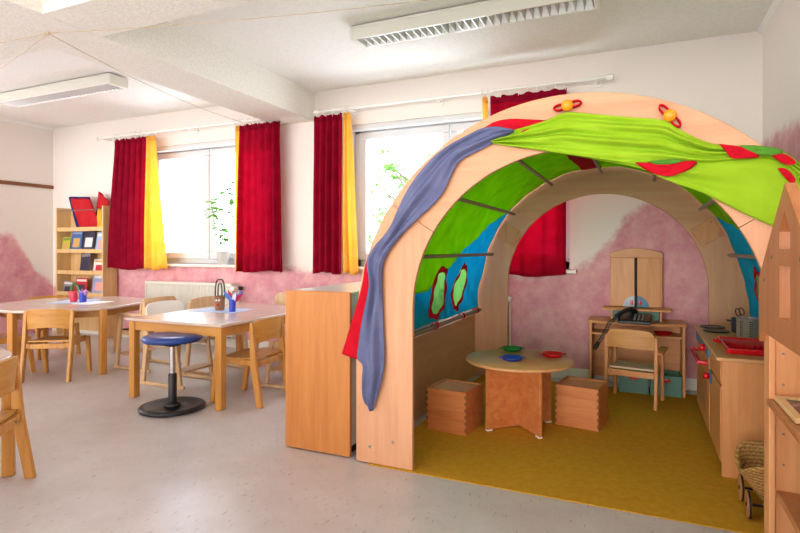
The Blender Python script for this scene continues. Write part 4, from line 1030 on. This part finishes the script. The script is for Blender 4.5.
for sy in (-1, 1):
    ax = obj('axle', tube(bmesh.new(), [(-.135, sy*.084, .0555), (.135, sy*.084, .0555)], .006, 8), 'dark', t)
    for sx in (-1, 1):
        bm = bmesh.new(); lathe(bm, [(0, -.006), (.052, -.006), (.054, -.004), (.054, .004), (.052, .006), (0, .006)], (sx*.142, sy*.084, .0555), 32, 'x'); wl = obj('wheel', bm, 'wheel_wood', t, smooth=40)
        bm = bmesh.new(); lathe(bm, [(.0535, -.004), (.0555, -.004), (.0555, .004), (.0535, .004), (.0535, -.004)], (sx*.142, sy*.084, .0555), 32, 'x'); obj('tyre', bm, 'black_rubber', wl)
        bm = bmesh.new(); lathe(bm, [(0, -.010), (.008, -.009), (.008, .009), (0, .010)], (sx*.142, sy*.084, .0555), 12, 'x'); obj('hub', bm, 'dark', wl)
    bm = bmesh.new(); box(bm, -.09, .09, sy*.084-.01, sy*.084+.01, .055, .07); obj('axle_block', bm, 'beech', t)

# ------------------------------------------------------------------ toy shelf with pointed fascia at the right
t = thing('toy_shelf', 'beech toy shelf with a pointed house shaped front cut by the right picture edge', 'shelf', (.38, 1.82, 0))
M['shelf_front'] = wood('shelf_front', (182, 120, 72), (164, 100, 56), 'z', .35)
M['shelf_inner'] = wood('shelf_inner', (222, 158, 104), (204, 134, 80), 'z', .4, .8)
Yw = .36
# fascia: gable outline with a triangular and a straight cut-out, built from boards around the openings (y along the shelf, z up)
bm = bmesh.new()
A = 1.285; S = 1.00
def gable(y): return S+(A-S)*(1-abs(y)/Yw)
hw = .062  # half width of the two openings
def strip(y0, y1, zlo, zhi):
    prism(bm, [(y0, zlo(y0)), (y1, zlo(y1)), (y1, zhi(y1)), (y0, zhi(y0))], 'x', -.010, .018)
def K(v): return lambda y: v
for sg in (-1, 1):
    def ST(a, b, *f): strip(*sorted((sg*a, sg*b)), *f)
    ST(.335, Yw, K(.79), gable); ST(.305, .335, lambda y: .79+(.335-abs(y))/.03*.038, gable); ST(hw, .305, K(.828), gable)
    ST(0, hw, lambda y: 1.15+.06*(1-abs(y)/hw), gable); ST(0, hw, K(1.055), K(1.10)); ST(0, hw, K(.828), K(.90))
bmesh.ops.remove_doubles(bm, verts=bm.verts, dist=1e-5)
fa = obj('gable_front', bm, 'shelf_front', t, smooth=0, bevel=.0)
for (y, z) in ((.16, 1.075), (-.16, 1.075), (.27, 1.0), (-.27, 1.0)):
    bm = bmesh.new(); lathe(bm, [(0, -.0125), (.006, -.0125), (.006, -.009), (0, -.009)], (0, y, z), 10, 'x'); obj('screw', bm, 'screw', fa)
for s in (-1, 1):
    a, b = sorted((s*.285, s*.31)); sp = obj('end_panel', BX(.022, .42, a, b, .0, .86), 'shelf_inner', t, bevel=.002)
    if s > 0:
        for z in (.76, .66, .50, .40, .27):
            bm = bmesh.new(); lathe(bm, [(0, -.003), (.0038, -.003), (.0038, 0), (0, 0)], (.045, a, z), 10, 'y'); obj('screw', bm, 'screw', sp)
            bm = bmesh.new(); lathe(bm, [(0, -.0008), (.0035, -.0008), (.0035, 0), (0, 0)], (.105, a, z-.02), 10, 'y'); obj('peg_hole', bm, 'dark', sp)
            bm = bmesh.new(); lathe(bm, [(0, -.0008), (.0035, -.0008), (.0035, 0), (0, 0)], (.105, a, z-.065), 10, 'y'); obj('peg_hole', bm, 'dark', sp)
    a, b = sorted((s*.275, s*.355)); obj('post', BX(.004, .022, a, b, .0, .83), 'shelf_inner', t, bevel=.003)
for z in (.10, .315, .612): obj('shelf_board', BX(.0 if z > .5 else .026, .42, -.284, .284, z-.022, z), 'shelf_front', t, bevel=.003)
obj('back_panel', BX(.42, .432, -.31, .31, .02, .86), 'shelf_inner', t)
g = thing('framed_picture', 'wooden framed picture lying flat on the upper board of the toy shelf', 'picture', (.53, 1.95, .6135))
w, d = .135, .13
bm = bmesh.new(); box(bm, -w, w, -d, -d+.022, 0, .016); box(bm, -w, w, d-.022, d, 0, .016); box(bm, -w, -w+.022, -d+.022, d-.022, 0, .016); box(bm, w-.022, w, -d+.022, d-.022, 0, .016); obj('frame', bm, 'pine', g, bevel=.002)
obj('print', BX(-w+.022, w-.022, -d+.022, d-.022, .002, .010), 'picture_dark', g)

# ------------------------------------------------------------------ potted climbing plant on the sill, small tree outside
def leaf(bm, p, d, L, wd):
    d = d.normalized(); s = d.cross(Vector((0, 0, 1)));
    if s.length < .1: s = Vector((1, 0, 0))
    s.normalize(); n = s.cross(d)
    P0 = [bm.verts.new(p), bm.verts.new(p+d*L*.35+s*wd+n*wd*.3), bm.verts.new(p+d*L*.75+s*wd*.7), bm.verts.new(p+d*L), bm.verts.new(p+d*L*.75-s*wd*.7), bm.verts.new(p+d*L*.35-s*wd+n*wd*.3), bm.verts.new(p+d*L*.45-n*wd*.15)]
    for a, b in ((0, 1), (1, 2), (2, 3), (3, 4), (4, 5), (5, 0)): bm.faces.new((P0[a], P0[b], P0[6]))
t = thing('climbing_plant', 'climbing plant in a white pot on the sill of the left window', 'plant', (-4.30, 4.76, .926))
bm = bmesh.new(); lathe(bm, [(0, 0), (.055, 0), (.075, .13), (.08, .135), (.08, .15), (.07, .15), (.066, .12), (0, .12)], seg=32); obj('pot', bm, 'pot_white', t)
obj('soil', lathe(bmesh.new(), [(0, .122), (.065, .121), (.065, .119), (0, .119)]), 'dark', t)
bs = bmesh.new(); bl = bmesh.new()
for k in range(5):
    ph = k*1.3; pts = []
    for i in range(22):
        v = i/21; pts.append(Vector((.10*math.sin(v*5+ph)*v+(-.10+.06*k)*v, .03*math.sin(v*7+ph), .12+v*(.62+.08*k))))
    tube(bs, pts, .0035, 6)
    for i in range(3, 22):
        a = i*2.4+ph; leaf(bl, pts[i], Vector((math.cos(a), .5*math.sin(a), .25*math.sin(a*1.7))), random.uniform(.08, .13), random.uniform(.024, .038))
obj('stem', bs, 'stem', t); obj('foliage', bl, 'leaf', t, smooth=0)
t = thing('garden_tree', 'pale leafy tree outside the window behind the playhouse', 'tree', (-3.7, 8.6, -1.0))
bs = bmesh.new(); bl = bmesh.new()
tube(bs, [(0, 0, 0), (.05, 0, 1.2), (-.05, 0, 2.4), (.05, .05, 3.3)], [.09, .07, .05, .02], 10)
for k in range(18):
    z = 1.6+1.8*k/18; a = k*2.4; L = .75-.25*k/18
    e = Vector((math.cos(a)*L, math.sin(a)*L, z+.35)); b = Vector((0, 0, z)); tube(bs, [b, b.lerp(e, .5)+Vector((0, 0, .05)), e], [.025, .016, .006], 6)
    for i in range(34):
        p = b.lerp(e, random.uniform(.35, 1.05))+Vector((random.gauss(0, .10), random.gauss(0, .10), random.gauss(0, .10)))
        leaf(bl, p, Vector((random.uniform(-1, 1), random.uniform(-1, 1), random.uniform(-.8, .4))), random.uniform(.10, .16), random.uniform(.03, .046))
obj('trunk', bs, 'bark', t); obj('foliage', bl, 'leaf', t, smooth=0)

# ------------------------------------------------------------------ light: bright sky outside the windows, added glow on the open side
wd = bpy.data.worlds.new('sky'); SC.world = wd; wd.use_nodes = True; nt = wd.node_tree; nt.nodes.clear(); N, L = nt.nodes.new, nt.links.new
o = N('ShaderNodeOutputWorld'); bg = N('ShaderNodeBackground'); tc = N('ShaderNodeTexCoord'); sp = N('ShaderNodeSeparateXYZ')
L(tc.outputs['Generated'], sp.inputs[0])
def ramp(axis, lo, hi, c0, c1):
    mr = N('ShaderNodeMapRange'); mr.interpolation_type = 'SMOOTHSTEP'; mr.inputs['From Min'].default_value = lo; mr.inputs['From Max'].default_value = hi
    L(sp.outputs[axis], mr.inputs['Value']); mx = N('ShaderNodeMix'); mx.data_type = 'RGBA'; L(mr.outputs[0], mx.inputs['Factor'])
    for k, c in (('A', c0), ('B', c1)):
        if isinstance(c, tuple): mx.inputs[k].default_value = c
        else: L(c, mx.inputs[k])
    return mx.outputs['Result']
low_glow = ramp('Z', -.24, -.06, (2.15, 2.18, 2.26, 1), (1.75, 1.74, 1.72, 1))   # added low glow for the ceiling, level band for the playhouse inside
open_side = ramp('Z', .07, .30, low_glow, (.5, .5, .52, 1))                       # sky above, dimmed so the level light dominates
# added bright patch behind the camera, to light the playhouse inside
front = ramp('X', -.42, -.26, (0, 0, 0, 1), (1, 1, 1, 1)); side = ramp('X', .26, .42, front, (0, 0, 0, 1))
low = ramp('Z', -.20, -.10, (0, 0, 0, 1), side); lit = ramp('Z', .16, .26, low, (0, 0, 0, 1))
fm = N('ShaderNodeMix'); fm.data_type = 'RGBA'; L(lit, fm.inputs['Factor']); L(open_side, fm.inputs['A']); fm.inputs['B'].default_value = (6.2, 5.9, 5.6, 1); open_side = fm.outputs['Result']
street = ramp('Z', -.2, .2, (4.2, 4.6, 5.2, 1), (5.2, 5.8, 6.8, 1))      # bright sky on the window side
L(ramp('Y', -.3, .3, open_side, street), bg.inputs['Color']); bg.inputs['Strength'].default_value = 1.0; L(bg.outputs[0], o.inputs['Surface'])

# ------------------------------------------------------------------ camera
cd = bpy.data.cameras.new('camera'); cam = bpy.data.objects.new('camera', cd); C.objects.link(cam)
cam.location = (0, 0, 1.10); cam.rotation_euler = (PI/2, 0, math.atan(240/540)); cd.sensor_width = 36; cd.lens = 36*540/800; cd.shift_y = -17.5/800; cd.clip_start = .05
SC.camera = cam
vs = SC.view_settings; SC.display_settings.display_device = 'sRGB'
vs.view_transform = 'Standard'; vs.look = 'None'; vs.exposure = .76; vs.gamma = 1; vs.use_curve_mapping = False
